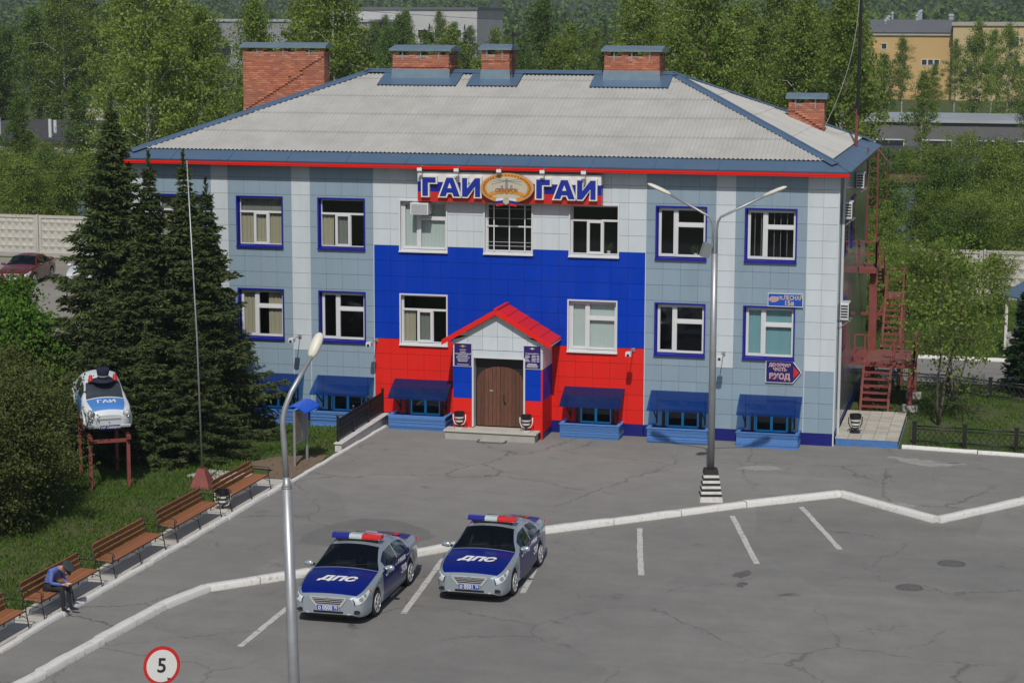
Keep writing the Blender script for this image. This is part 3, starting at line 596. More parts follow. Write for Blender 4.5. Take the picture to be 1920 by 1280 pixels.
# porch ---------------------------------------------------------------------
def porch():
    X0, X1, Y = -12.52, -9.45, -1.42; DX0, DX1, DZ0, DZ1 = -11.80, -10.10, .34, 2.70; RX, RZ, EZ = -11.0, 4.33, 3.24; YF = -1.62
    po = 'porch_wall'; xm = RX
    def front(name, x0, x1, z0, z1, m): mb = MB(); mb.box(x0+.004, x1-.004, Y, Y+.03, z0+.004, z1-.004); return mb.build(name, m, bld)
    core = MB(); core.box(X0+.02, DX0-.02, Y+.035, Y+.2, .25, 3.2); core.box(DX1+.02, X1-.02, Y+.035, Y+.2, .25, 3.2); core.box(DX0-.02, DX1+.02, Y+.035, Y+.2, DZ1+.03, 3.2); core.box(X1-.2, X1-.035, Y+.2, .03, -.02, 3.2); core.box(X0+.035, X0+.2, Y+.2, .03, -.02, 3.2); core.build(po, concrete, bld)
    bands = [(.22,.80,P_RED),(.80,1.30,P_RED),(1.30,1.83,P_BLUE),(1.83,2.36,P_BLUE),(2.36,2.93,P_WHITE)]
    for (a, b, m) in bands: front('panel', X0, DX0-.06, a, b, m); front('panel', DX1+.06, X1, a, b, m)
    def roof_z(x): return RZ - .17 - (RZ-EZ)/1.85*abs(x-RX)
    for (x0, x1) in [(X0+(X1-X0)*i/6, X0+(X1-X0)*(i+1)/6) for i in range(6)]:       # gable panels cut to the roof slope
        for (z0, z1) in ((2.94,3.40),(3.40,4.3)):
            zs = [min(z1, roof_z(x)) for x in (x0, x1)]
            if max(zs) <= z0+.02: continue
            pts = [(x0+.004,z0+.004),(x1-.004,z0+.004),(x1-.004,max(z0+.006,zs[1]-.004)),(x0+.004,max(z0+.006,zs[0]-.004))]
            mb = MB(); mb.prism(pts, lambda u, v: (u, Y, v), (0,.03,0)); mb.build('panel', P_WHITE, bld)
    front('panel', DX0-.06, DX1+.06, DZ1+.03, 2.93, P_WHITE)
    for (yy0, yy1) in ((Y+.03,-.72),(-.72,0)):
        for (a, b, m) in [(-.03,.22,P_NAVY)] + bands + [(2.93,3.30,P_WHITE)]:
            for xa, xb in ((X1-.03, X1), (X0, X0+.03)):
                mb = MB(); mb.box(xa, xb, yy0+.003, yy1-.003, a+.004, b-.004); mb.build('panel', m, bld)
    mb = MB(); mb.box(X1-.05, X1+.006, Y-.006, Y+.05, -.03, 2.36); mb.build('corner_strip', P_RED, bld)
    fr = MB(); fr.box(DX0-.06, DX0, Y-.03, Y+.3, DZ0, DZ1+.03); fr.box(DX1, DX1+.06, Y-.03, Y+.3, DZ0, DZ1+.03); fr.box(DX0, DX1, Y-.03, Y+.3, DZ1-.03, DZ1+.03); fr.build('door_frame', white_pvc, bld, bevel=.006)
    # arched double door of vertical planks
    wood = mat('dark_door_wood', (0.12,0.048,0.026), 0.6, var=0.6, scale=3, rnd=0.2, bump=0.3, bscale=20, stretch=(9,9,1.0)); dark = mat('door_black', (0.012,0.010,0.009), 0.6)
    mb = MB(); mb.box(DX0, DX1, Y+.30, Y+.34, DZ0, DZ1); mb.build('door_surround', dark, bld)
    cx = (DX0+DX1)/2; half = (DX1-DX0)/2-.05
    def arch(x): t = abs(x-cx)/half; return 1.50 + .52*math.sqrt(max(0, 1-min(1,t)**2.4))+.0
    for s_ in (-1, 1):
        leaf = MB(); leaf.box(min(cx, cx+s_*half), max(cx, cx+s_*half), Y+.262, Y+.285, DZ0+.03, DZ0+1.45); dr = leaf.build('door', dark, bld)
        for k in range(6):
            a = cx + s_*(.006 + (half-.006)*k/6); b = cx + s_*(.006 + (half-.006)*(k+1)/6 - .006); a, b = min(a,b), max(a,b)
            top = [(a+(b-a)*i/3, DZ0 + arch(a+(b-a)*i/3)) for i in range(4)]
            pl = MB(); pl.prism([(a,DZ0+.015),(b,DZ0+.015)]+top[::-1], lambda u, v: (u, Y+.225, v), (0,.035,0)); pl.build('plank', wood, dr, bevel=.004)
        if s_ > 0:
            hd = MB(); hd.tube([(cx+.13,Y+.22,1.42),(cx+.12,Y+.15,1.36),(cx+.16,Y+.15,1.2),(cx+.19,Y+.22,1.10)], .017, 8); hd.build('handle', black_metal, dr, smooth=True)
        else:
            hd = MB(); hd.box(cx-.36,cx-.24,Y+.205,Y+.226,1.52,1.58); hd.build('lock', galv, dr)
    # roof: folded red metal trays, barge boards
    for s_ in (-1, 1):
        ex = RX + s_*1.86; N_ = 5
        for k in range(N_):
            t0, t1 = k/N_, (k+1)/N_; xa, xb = RX+(ex-RX)*t0, RX+(ex-RX)*t1; za, zb = RZ+(EZ-RZ)*t0, RZ+(EZ-RZ)*t1; lift = .028
            mb = MB(); mb.add([(xa,YF,za+.0),(xb,YF,zb+lift),(xb,.02,zb+lift),(xa,.02,za),(xa,YF,za-.03),(xb,YF,zb-.03),(xb,.02,zb-.03),(xa,.02,za-.03)], [(0,1,2,3),(7,6,5,4),(0,4,5,1),(1,5,6,2),(2,6,7,3),(3,7,4,0)])
            mb.build('roof_tray', P_RED, bld)
        mb = MB(); mb.prism([(RX,RZ-.03),(ex,EZ-.03),(ex,EZ-.15),(RX,RZ-.17)], lambda u, v: (u, YF-.02, v), (0,.05,0)); mb.build('barge_board', P_RED, bld)
        mb = MB(); mb.prism([(RX,RZ-.035),(ex,EZ-.035),(ex,EZ-.075),(RX,RZ-.075)], lambda u, v: (u, YF+.032, v), (0,1.64,0)); mb.build('soffit', P_WHITE, bld)
    mb = MB(); mb.bar((RX,YF-.02,RZ+.015),(RX,.0,RZ+.015),.12,.05); mb.build('ridge_cap', P_RED, bld)
porch()
st = thing('entrance_step', 'grey concrete step in front of the brown double door', 'step', (0,0,0))
mb = MB(); mb.box(-12.66,-9.58,-1.98,-1.40,-.03,.25); mb.box(-11.86,-10.04,-1.399,-1.07,-.03,.25); mb.build('step_block', concrete, st, bevel=.015)
mb = MB(); mb.box(-12.70,-9.52,-2.03,-1.40,.251,.31); mb.box(-11.85,-10.05,-1.399,-1.08,.251,.31); mb.build('step_slab', pale_concrete, st, bevel=.012)

# plaques beside the door
plaq = mat('plaque_violet', (0.028,0.012,0.12), 0.3, var=0.03); gold = mat('gold_print', (0.5,0.36,0.12), 0.4); ink_white = mat('print_white', (0.7,0.7,0.72), 0.5, var=0.02)
def emblem(par, cx, y, cz, s, m):
    mb = MB()
    for sg in (-1, 1):
        for k in range(3): mb.prism([(cx,cz),(cx+sg*s*(.5+.5*(k==1)),cz+s*(.45-.22*k)),(cx+sg*s*.8*(.5+.5*(k==1)),cz+s*(.2-.22*k))][::sg], lambda u, v: (u, y, v), (0,.003,0))
    mb.prism([(cx-s*.2,cz+s*.35),(cx-s*.2,cz-s*.1),(cx,cz-s*.4),(cx+s*.2,cz-s*.1),(cx+s*.2,cz+s*.35),(cx,cz+s*.55)][::-1], lambda u, v: (u, y-.001, v), (0,.004,0)); mb.build('emblem', m, par)
YP = -1.447
t = thing('wall_plaque', 'violet office name plaque left of the door', 'plaque', (-12.17,YP,2.76), 0, 'violet plaques beside the door')
mb = MB(); mb.box(-.30,.30,0,.022,-.385,.385); mb.build('plate', plaq, t, bevel=.004)
mb = MB(); ring(mb, -.31,.31,-.395,.395,.015,-.004,.02); mb.build('border', white_pvc, t)
emblem(t, 0, -.004, .28, .11, gold)
for i, (s_, z, sz) in enumerate((('МВД РОССИИ',.17,.032),('ОТДЕЛ',.09,.055),('ГОСУДАРСТВЕННОЙ',.03,.055),('ИНСПЕКЦИИ',-.03,.055),('БЕЗОПАСНОСТИ',-.09,.055),('ДОРОЖНОГО',-.15,.055),('ДВИЖЕНИЯ',-.21,.055))): text('lettering', s_, sz, ink_white, t, (0,-.003,z), ext=.002, bold=.001)
mb = MB(); mb.box(-.2,.2,-.003,0,-.335,-.32); mb.build('print_line', ink_white, t)
t = thing('wall_plaque', 'violet opening hours plaque right of the door', 'plaque', (-9.80,YP,2.76), 0, 'violet plaques beside the door')
mb = MB(); mb.box(-.29,.29,0,.022,-.385,.385); mb.build('plate', plaq, t, bevel=.004)
mb = MB(); ring(mb, -.30,.30,-.395,.395,.015,-.004,.02); mb.build('border', white_pvc, t)
emblem(t, 0, -.004, .29, .09, ink_white); text('lettering', 'Режим работы', .062, ink_white, t, (0,-.003,.13), ext=.002, bold=.001)
for i in range(5):
    for (a, b) in ((-.24,-.1+.03*math.sin(i*2)),(-.02,.12),(.15,.24)):
        mb = MB(); mb.box(a,b,-.003,0,.055-i*.048,.073-i*.048); mb.build('print_line', ink_white, t)
for (w_, z) in ((.15,-.22),(.17,-.25),(.2,-.29),(.18,-.33)): mb = MB(); mb.box(-w_,w_,-.003,0,z,z+.016); mb.build('print_line', ink_white, t)

# street number and arrow signs
s_blue = mat('sign_blue', (0.01,0.075,0.42), 0.35, var=0.04); s_navy = mat('sign_navy', (0.014,0.012,0.12), 0.35, var=0.04); s_yel = mat('sign_cream', (0.62,0.50,0.25), 0.5); s_red = mat('sign_red', (0.55,0.02,0.02), 0.4)
t = thing('address_sign', 'small blue street name sign with number 15a', 'sign', (-1.655,-.07,4.775))
mb = MB(); mb.box(-.56,.56,0,.04,-.205,.205); mb.build('plate', s_blue, t); mb = MB(); ring(mb,-.575,.575,-.22,.22,.022,-.012,.045); mb.build('border', white_pvc, t)
text('lettering', 'ул.ЛЕСНАЯ', .20, s_yel, t, (.14,-.005,.075), sx=.76, ext=.004, bold=.004); text('lettering', '15а', .21, s_yel, t, (.12,-.005,-.10), ext=.004, bold=.005)
mb = MB(); mb.lathe([(.15,0),(.15,.006)], 20, (-.39,-.008,.02), 'y', sy=.68); mb.build('emblem', mat('emblem_pink', (0.45,0.30,0.33), .5, var=.4, scale=18), t)
t = thing('arrow_sign', 'navy arrow-shaped entrance sign pointing right with a red tip', 'sign', (-1.70,-.07,2.40))
A_ = [(-.53,-.34),(.33,-.34),(.60,0),(.33,.34),(-.53,.34)]
mb = MB(); mb.prism([(x*1.05,z*1.07) for x,z in A_], lambda u, v: (u,.005,v), (0,.04,0)); mb.build('border', white_pvc, t)
mb = MB(); mb.prism(A_, lambda u, v: (u,0,v), (0,.01,0)); mb.build('plate', s_navy, t)
mb = MB(); mb.prism([(.36,-.2),(.55,0),(.36,.2)], lambda u, v: (u,-.006,v), (0,.01,0)); mb.build('arrow_tip', s_red, t)
for s_, z, sz, sxx in (('ДЕЖУРНАЯ',.22,.145,.86),('ЧАСТЬ',.08,.145,.9),('ВХОД',-.16,.25,.95)):
    text('lettering', s_, sz, ink_white, t, (-.09,-.004,z), ext=.003, bold=.010 if sz > .2 else .006, sx=sxx); text('lettering', s_, sz, s_red, t, (-.09,-.010,z), ext=.003, bold=-.002, sx=sxx)

# main sign over the entrance
t = thing('facade_sign', 'long tricolour sign board under the eaves with raised blue letters', 'sign', (0,-.33,0))
bx0, bx1, bz0, bz1 = -14.03, -7.75, 7.74, 8.73; tw, tb, tr_ = mat('flag_white', (0.68,0.68,0.69), .4), mat('flag_blue', (0.006,0.010,0.24), .4), mat('flag_red', (0.52,0.02,0.016), .4)
for k, m in enumerate((tr_, tb, tw)): h = (bz1-bz0)/3; mb = MB(); mb.box(bx0, bx1, -.03, .30, bz0+h*k, bz0+h*(k+1)); mb.build('stripe', m, t)
let_b = mat('letter_blue', (0.012,0.028,0.30), .3, var=.06); let_e = mat('letter_edge', (0.72,0.70,0.58), .45)
LET = {'Г': [(0,0),(.42,0),(.42,.72),(1,.72),(1,1),(0,1)], 'А': [(0,0),(.30,0),(.37,.20),(.63,.20),(.70,0),(1,0),(.66,1),(.34,1)], 'И': [(0,0),(.28,0),(.72,.56),(.72,0),(1,0),(1,1),(.72,1),(.28,.44),(.28,1),(0,1)]}
def grow(pts, d):
    out = []; n = len(pts)
    for i in range(n):
        a, b, c = V(pts[i-1]), V(pts[i]), V(pts[(i+1) % n]); e1, e2 = (b-a).normalized(), (c-b).normalized(); n1, n2 = V((e1.y,-e1.x)), V((e2.y,-e2.x)); m_ = (n1+n2); m_ = m_/max(.5, m_.dot(n1)); out.append(tuple(b+m_*d))
    return out
for x0 in (-12.90, -8.98):
    for i, ch in enumerate('ГАИ'):
        cx = x0 + (i-1)*.70 + (.0,.02,.06)[i]
        sx_, sz_ = (.46 if i == 0 else .70 if i == 1 else .62), .62; pl = [((u-.5)*sx_, (v-.5)*sz_) for u, v in LET[ch]]
        mb = MB(); mb.prism(grow(pl, .05), lambda u, v: (cx+u,-.15,8.25+v), (0,.12,0)); lt = mb.build('letter', let_e, t); mb = MB(); mb.prism(grow(pl, .0), lambda u, v: (cx+u,-.165,8.25+v), (0,.014,0)); mb.build('letter_face', let_b, lt)
        if ch == 'А': mb = MB(); mb.prism([(-.07,-.04),(.07,-.04),(0,.14)], lambda u, v: (cx+u,-.172,8.25+v), (0,.006,0)); mb.build('letter_counter', let_e, lt)
orange = mat('emblem_orange', (0.62,0.27,0.04), .4, var=.1); cream = mat('emblem_cream', (0.50,0.46,0.36), .45, var=.06); gry = mat('emblem_grey', (0.24,0.24,0.23), .5); brown = mat('emblem_brown', (0.25,0.08,0.02), .5)
em = MB(); em.lathe([(1.0,.04),(1.0,.12),(.97,.10)], 40, (-10.90,-.22,8.255), 'y', sx=.92, sy=.50); emo = em.build('emblem', orange, t)
def ell(name, r, y0, y1, m, sx=.92, sy=.50, cx=-10.90, cz=8.255): mb = MB(); mb.lathe([(r,y0),(r,y1)], 40, (cx,0,cz), 'y', sx=sx, sy=sy); mb.build(name, m, emo)
ell('rim', .985, -.226, -.219, cream); ell('band', .965, -.231, -.225, orange); ell('field', .76, -.238, -.230, cream)
for k in range(44):
    a = 2*PI*k/44 + .05
    if math.sin(a) < -.45 and abs(math.cos(a)) < .7: continue
    mb = MB(); c, s_ = math.cos(a), math.sin(a); p_ = V((-10.90+c*.92*.82,-.234,8.255+s_*.5*.82)); q_ = V((-10.90+c*.92*.90,-.234,8.255+s_*.5*.90)); mb.bar(p_, q_, .035, .006, up=(0,1,0)); mb.build('ring_mark', brown, emo)
mb = MB()
for (dx, h, w_) in ((-.28,.22,.07),(-.16,.34,.08),(0,.60,.10),(.16,.36,.08),(.28,.24,.07)): mb.box(-10.90+dx-w_/2, -10.90+dx+w_/2, -.244, -.237, 8.06, 8.06+h*.85)
for k in range(3):
    for sg in (-1,1): mb.bar((-10.90,-.243,8.50),(-10.90+sg*.52,-.243,8.58-.1*k),.012,.006,up=(0,1,0))
mb.build('city_skyline', gry, emo)
mb = MB(); n = 14; pts = [(-.58+1.16*i/n, -.17+.10*math.cos((i/n-.5)*PI)) for i in range(n+1)]
mb.prism([(u-10.90,8.255+v-.09) for u,v in pts]+[(u-10.90,8.255+v+.03) for u,v in pts[::-1]], lambda u,v: (u,-.25,v), (0,.006,0)); mb.build('ribbon', orange, emo)
text('lettering', 'СЕВЕРСК', .17, brown, t, (-10.90,-.253,8.17), ext=.002, bold=.004)
for sg in (-1, 1):
    fx = -10.90 + sg*.22
    for k, m in enumerate((tw, tb, tr_)):
        z = 7.93 - k*.085; mb = MB(); mb.prism([(-.13,z-.085+.02*sg),(.13,z-.085-.02*sg),(.13,z-.02*sg),(-.13,z+.02*sg)], lambda u, v: (fx+u,-.30,v-.0), (0,.02,0)); mb.build('flag_stripe', m, emo)
mb = MB(); mb.prism([(-.1,.1),(-.1,-.05),(0,-.13),(.1,-.05),(.1,.1),(0,.14)][::-1], lambda u,v: (-10.90+u,-.325,7.84+v), (0,.03,0)); mb.build('shield', mat('shield_gold', (0.5,0.42,0.3), .4, var=.5, scale=14), emo)
for i, px in enumerate((-13.95,-12.68,-11.22,-9.75,-8.36)):
    f = thing('floodlight', 'small white floodlight over the facade sign, number %s from the left' % ('one','two','three','four','five')[i], 'floodlight', (px+.08,-.60,8.84), 0, 'floodlights over the sign')
    mb = MB(); mb.add([(-.085,-.12,-.06),(.085,-.12,-.06),(.07,.02,-.10),(-.07,.02,-.10),(-.085,-.10,.05),(.085,-.10,.05),(.06,.03,.01),(-.06,.03,.01)], [(0,3,2,1),(4,5,6,7),(0,1,5,4),(1,2,6,5),(2,3,7,6),(3,0,4,7)]); mb.build('housing', white_pvc, f, bevel=.008)
    mb = MB(); mb.bar((.02,-.02,.05),(.14,.28,.16),.025); mb.build('arm', galv, f)
    mb = MB(); mb.box(-.06,.06,-.09,-.01,-.125,-.105); mb.build('lens', mat('lamp_lens', (0.3,0.3,0.28), .15), f)

# wall cameras on arms
for i, (x, z, lab) in enumerate(((-18.40,2.93,'between the two left bays'),(-15.62,2.90,'at the left edge of the red panels'),(-6.68,2.93,'at the right edge of the red panels'),(-3.66,2.93,'beside the tall street lamp'))):
    t = thing('security_camera', 'white security camera on a wall arm ' + lab, 'camera', (x,0,z), 0, 'wall cameras')
    mb = MB(); mb.box(-.06,.06,-.04,0,-.06,.06); mb.bar((0,-.03,0),(0,-.80,.03),.025); mb.build('arm', galv, t)
    mb = MB(); mb.box(-.09,.09,-.98,-.72,-.09,.06); mb.build('housing', white_pvc, t, bevel=.012)
    mb = MB(); mb.cyl((0,-1.0,-.04),(0,-.97,-.04),.045,n=12); mb.build('lens', black_metal, t)

# right end wall: glossy cladding, windows, air conditioners
P_SIDE = mat('side_panel', (0.30,0.34,0.36), 0.16, metal=0.35, var=0.08, scale=0.8, rnd=0.04, spec=.8)
ys = [0.03, .75, 1.55]+[1.55+.92*i for i in range(1,14)]
for i, (a, b) in enumerate(zip(ys, ys[1:])):
    if b > BD+.1: break
    for z0, z1 in zip(ROWS[::2], ROWS[2::2]): mb = MB(); mb.box(-.03, 0.0, a+.003, b-.003, z0+.004, z1-.004); mb.build('panel', P_SIDE, bld)
mb = MB(); mb.box(-.03, .012, .03, BD, -.04, .395); mb.build('plinth', P_NAVY, bld)
for (ya, yb, za, zb) in ((1.9,3.3,5.98,7.75),(1.9,3.3,2.78,4.55),(5.0,6.4,5.98,7.75)):
    mb = MB(); mb.box(0, .05, ya, yb, za, zb); w = mb.build('window', TRIM, bld); mb = MB(); mb.box(.051,.056, ya+.12, yb-.12, za+.12, zb-.12); mb.build('pane', glass, w)
mb = MB(); mb.cyl((.06,1.0,.0),(.06,1.0,8.7),.05,n=10); mb.build('downpipe', P_WHITE, bld)
def ac_unit(label, loc, rz, grid=True):
    t = thing('air_conditioner', label, 'air conditioner', loc, rz, 'wall air conditioners')
    mb = MB(); mb.box(-.38,.38,-.30,-.02,0,.56); mb.build('case', white_pvc, t, bevel=.02)
    for k in range(8): mb = MB(); mb.box(-.33,-.05,-.312,-.299,.05+k*.06,.088+k*.06); mb.box(-.02,.22,-.312,-.299,.05+k*.06,.088+k*.06); mb.build('vent_slot', black_metal, t)
    for k in range(5): mb = MB(); mb.box(-.384,-.379,-.27,-.05,.08+k*.09,.13+k*.09); mb.build('vent_slot', black_metal, t)
    for s_ in (-.3,.3): mb = MB(); mb.bar((s_,0,-.02),(s_,-.36,-.02),.035); mb.bar((s_,0,-.28),(s_,-.30,-.03),.025); mb.build('bracket', galv, t)
ac_unit('white air conditioner high on the end wall near the front corner', (.02,1.55,7.35), PI/2)
ac_unit('white air conditioner on the end wall beside the lower fire stair', (.02,1.25,4.05), PI/2)
ac_unit('white air conditioner under the eaves at the back of the end wall', (.02,6.6,7.95), PI/2)
t = thing('window_air_conditioner', 'grey boxy air conditioner set in the upper left white window', 'air conditioner', (-13.98,-.10,7.28))
mb = MB(); mb.box(-.32,.32,-.28,.22,0,.40); mb.build('case', white_pvc, t, bevel=.015); mb = MB(); mb.box(-.27,.27,-.288,-.279,.05,.35); mb.build('grille_back', grey_metal, t)
for k in range(9): mb = MB(); mb.box(-.27,.27,-.296,-.289,.06+k*.033,.072+k*.033); mb.build('grille_bar', white_pvc, t)
for k in range(11): mb = MB(); mb.box(-.26+k*.05,-.252+k*.05,-.299,-.2965,.05,.35); mb.build('grille_bar', white_pvc, t)

# roof -----------------------------------------------------------------------
EY0, EY1, EX0, EX1, EZ, SL = -.50, 14.10, -24.95, .34, 9.02, .385
RYm = (EY0+EY1)/2; RH = EZ + SL*(RYm-EY0); HR = RYm-EY0; RX0, RX1 = EX0+HR*.955, EX1-HR*.94
LS = math.hypot(1, SL)
def slope_pts(side):     # eave start, along-eave unit, inward unit, eave length, hip run at both ends per unit of inward run
    if side == 'S': return V((EX0,EY0,EZ)), V((1,0,0)), V((0,1,0)), EX1-EX0, (RX0-EX0)/HR, (EX1-RX1)/HR, HR
    if side == 'N': return V((EX1,EY1,EZ)), V((-1,0,0)), V((0,-1,0)), EX1-EX0, (EX1-RX1)/HR, (RX0-EX0)/HR, HR
    if side == 'E': return V((EX1,EY0,EZ)), V((0,1,0)), V((-1,0,0)), EY1-EY0, HR/(EX1-RX1), HR/(EX1-RX1), EX1-RX1
    return V((EX0,EY1,EZ)), V((0,-1,0)), V((1,0,0)), EY1-EY0, HR/(RX0-EX0), HR/(RX0-EX0), RX0-EX0
slate = mat('corrugated_slate', (0.43,0.425,0.40), 0.9, var=0.12, scale=1.1, rnd=0.022, bump=0.25, bscale=25, grime=0.26)
deck = MB(); A_, B_, C_, D_ = V((EX0,EY0,EZ)), V((EX1,EY0,EZ)), V((EX1,EY1,EZ)), V((EX0,EY1,EZ)); Rr0, Rr1 = V((RX0,RYm,RH)), V((RX1,RYm,RH)); dn = V((0,0,-.03))
deck.add([A_+dn,B_+dn,C_+dn,D_+dn,Rr0+dn,Rr1+dn], [(0,1,5,4),(1,2,5),(2,3,4,5),(3,0,4),(3,2,1,0)]); roof = deck.build('roof', ROOF_BLUE, bld)
for side in 'SENW':
    O, U, Q, L, h0, h1, RUN = slope_pts(side); rise = (RH-EZ)/RUN; up = V((0,0,1)); nrm = U.cross(Q+up*rise).normalized()
    def P3(u, r, o=0.0): return O + U*u + Q*r + up*(rise*r) + nrm*o
    ap = .70
    # blue apron trays along the eave
    n = int(L/2.0); 
    for i in range(n):
        u0, u1 = L*i/n, L*(i+1)/n
        uu0, uu1 = max(u0, h0*ap), min(u1, L-h1*ap)
        mb = MB(); mb.add([P3(u0+.003,-.03,.0),P3(u1-.003,-.03,.0),P3(min(u1,max(uu1,u0))-.003,ap+.1,.006),P3(max(u0,min(uu0,u1))+.003,ap+.1,.006)], [(0,1,2,3)])
        mb.quad(P3(u0+.003,-.03,.0),P3(u0+.003,-.03,-.05),P3(u1-.003,-.03,-.05),P3(u1-.003,-.03,.0)); mb.bar(P3(u1,-.03,.01), P3(min(u1,L-h1*ap) if i < n-1 else u1-h1*ap,ap,.012), .025, .02); mb.build('eave_tray', ROOF_BLUE, bld)
    # corrugated sheets, row over row
    amp, pit, cw = .021, .152, 1.064; run = 1.60/LS; r0 = ap-.03; rows = []
    while r0 < RUN-.05: rows.append((r0, min(r0+run+.06, RUN-.03))); r0 += run
    joined = MB() if side in 'NW' else None
    for (ra, rb) in rows:
        k = 0; sh = 0.0
        while k*cw < L:
            ua, ub = k*cw, min((k+1)*cw+.03, L); k += 1
            cols = []; nseg = int(round((ub-ua)/(pit/6)))
            for i in range(nseg+1):
                u = ua + (ub-ua)*i/nseg; top = min(rb, u/h0 - .0, (L-u)/h1 - .0)
                if top <= ra+.01: cols.append(None); continue
                w = amp*math.sin(2*PI*u/pit)
                cols.append((P3(u, ra, w+.055+random.uniform(-.001,.001)), P3(u, top, w+.055-.022*(top-ra)/(rb-ra)), P3(u, ra, w+.043)))
            mb = joined if joined is not None else MB(); any_ = False
            for a, b in zip(cols, cols[1:]):
                if a and b: mb.add([a[0],b[0],b[1],a[1],a[2],b[2],a[0],b[0]], [(0,1,2,3),(4,5,7,6)]); any_ = True
            if joined is None and any_: 
                o = mb.build('roof_sheet', slate, bld, smooth=True)
    if joined is not None: o = joined.build('roof_sheets', slate, bld, smooth=True); o['kind'] = 'stuff'
# hip and ridge caps
def cap(p, q, w, z=.085):
    p, q = V(p), V(q); d = (q-p).normalized(); side_ = d.cross(V((0,0,1))).normalized(); mb = MB(); n = max(2, int((q-p).length/1.9))
    for i in range(n):
        a, b = p.lerp(q, i/n), p.lerp(q, (i+1)/n+.01); l = .004*(i % 2)
        for s_ in (-1,1): mb.quad(a+V((0,0,z+l)), b+V((0,0,z+l)), b+side_*s_*w+V((0,0,z-w*.30+l)), a+side_*s_*w+V((0,0,z-w*.30+l)))
    mb.tube([p+V((0,0,z)), q+V((0,0,z))], .035, 6); return mb
for (p_, q_) in ((A_,Rr0),(B_,Rr1),(C_,Rr1),(D_,Rr0)): cap(p_.lerp(q_, .06), q_, .24).build('hip_cap', ROOF_BLUE, bld)
cap(Rr0, Rr1, .30, .10).build('ridge_cap', ROOF_BLUE, bld)
# fascia and soffit
for (x0,x1,y0,y1) in ((EX0,EX1,EY0,EY0+.05),(EX0,EX0+.05,EY0+.05,EY1)): mb = MB(); mb.box(x0,x1,y0,y1,8.83,9.0); mb.build('fascia', P_RED, bld, bevel=.01)
mb = MB(); mb.box(EX1-.05,EX1,EY0+.05,EY1,8.88,9.0); mb.box(EX0+.05,EX1-.05,EY1-.05,EY1,8.88,9.0); mb.build('fascia', ROOF_BLUE, bld)
mb = MB(); mb.box(EX0+.03,EX1-.03,EY0+.05,-.001,8.87,8.89); mb.box(.001,EX1-.05,0,EY1-.06,8.87,8.89); mb.build('soffit', P_GREY, bld)
mb = MB(); mb.box(EX0,EX1,EY0-.012,EY0-.001,8.885,8.91); mb.build('fascia_groove', P_RED, bld)

# chimneys: laid bricks, tin hood on straps, flashing
bricks = [mat('brick_%d' % i, c, .9, var=.2, scale=6, bump=.3) for i, c in enumerate(((.46,.165,.09),(.40,.14,.08),(.52,.21,.125),(.34,.12,.08)))]; mortar = mat('mortar', (.33,.28,.24), .95)
tin = mat('zinc_hood', (.22,.30,.36), .4, metal=.45, var=.2, scale=3)
def chimney(x0, x1, y0, y1, z0, z1, step=None, ledge=None):
    ch = MB(); ch.box(x0+.02,x1-.02,y0+.02,y1-.02,z0-.2,z1-.22); c = ch.build('chimney', mortar, bld); mb = MB(); zz = z0; row = 0; bl, bh = .25, .075
    while zz < z1-.15:
        for face in range(4):
            a, b = (x0, x1) if face % 2 == 0 else (y0, y1); u = a - (bl/2 if row % 2 else 0)
            while u < b-.02:
                ua, ub = max(u, a)+.004, min(u+bl-.008, b)-.0; u += bl
                if ub-ua < .03: continue
                top = zz > z1-.32
                if top and ((int((ua-a)/.42)) % 2 == 0) and .1 < (ua-a) < (b-a)-.3: continue
                o = random.uniform(-.004,.004); mi = random.choice((0,0,1,1,2,3))
                if step and face == 0:
                    zs = step(ua)
                    if -.09 < zz - zs < .085: o += .05
                if ledge and abs(zz-ledge) < .04: o += .035
                if face == 0: mb.box(ua, ub, y0-o, y0+.1, zz, zz+bh-.012, mi)
                elif face == 2: mb.box(ua, ub, y1-.1, y1+o, zz, zz+bh-.012, mi)
                elif face == 1: mb.box(x1-.1, x1+o, ua+.1, ub-.1 if ub > b-.02 else ub, zz, zz+bh-.012, mi) if ub-ua > .25 or ua+.1 < ub else None
                else: mb.box(x0-o, x0+.1, ua+.1, ub, zz, zz+bh-.012, mi) if ua+.1 < ub else None
        zz += bh; row += 1
    bo = mb.build('bricks', bricks, c); bo['kind'] = 'stuff'
    hd = MB(); hd.add([(x0-.1,y0-.12,z1),(x1+.1,y0-.12,z1),(x1+.1,y1+.12,z1),(x0-.1,y1+.12,z1),(x0-.1,(y0+y1)/2,z1+.14),(x1+.1,(y0+y1)/2,z1+.14)], [(0,1,5,4),(2,3,4,5),(1,2,5),(3,0,4)]); hd.box(x0-.1,x1+.1,y0-.125,y0-.12,z1-.07,z1); hd.box(x1+.1,x1+.105,y0-.12,y1+.12,z1-.07,z1); hd.box(x0-.1,x1+.1,y1+.12,y1+.125,z1-.07,z1); hd.build('hood', tin, c)
    for t_ in ((.18,.5,.82) if x1-x0 > 1.4 else (.2,.75)): s_ = MB(); xx = x0+(x1-x0)*t_; s_.box(xx-.025,xx+.025,y0-.022,y0-.012,z1-.42,z1); s_.build('strap', galv, c)
def flash(x0, x1, y0):
    mb = MB(); zr = EZ+SL*(y0-EY0); mb.quad((x0-.02,y0-.03,zr+.42),(x1+.02,y0-.03,zr+.42),(x1+.04,y0-.06,zr+.05),(x0-.04,y0-.06,zr+.05)); mb.build('flashing', tin, bld)
    mb = MB(); yb = y0-.62; za, zb = EZ+SL*(yb-EY0)+.10, EZ+SL*(y0+.5-EY0)+.11; mb.add([(x0-.42,yb,za),(x1+.42,yb,za),(x1+.42,y0+.5,zb),(x0-.42,y0+.5,zb)],[(0,1,2,3)]); mb.build('flashing', ROOF_BLUE, bld)
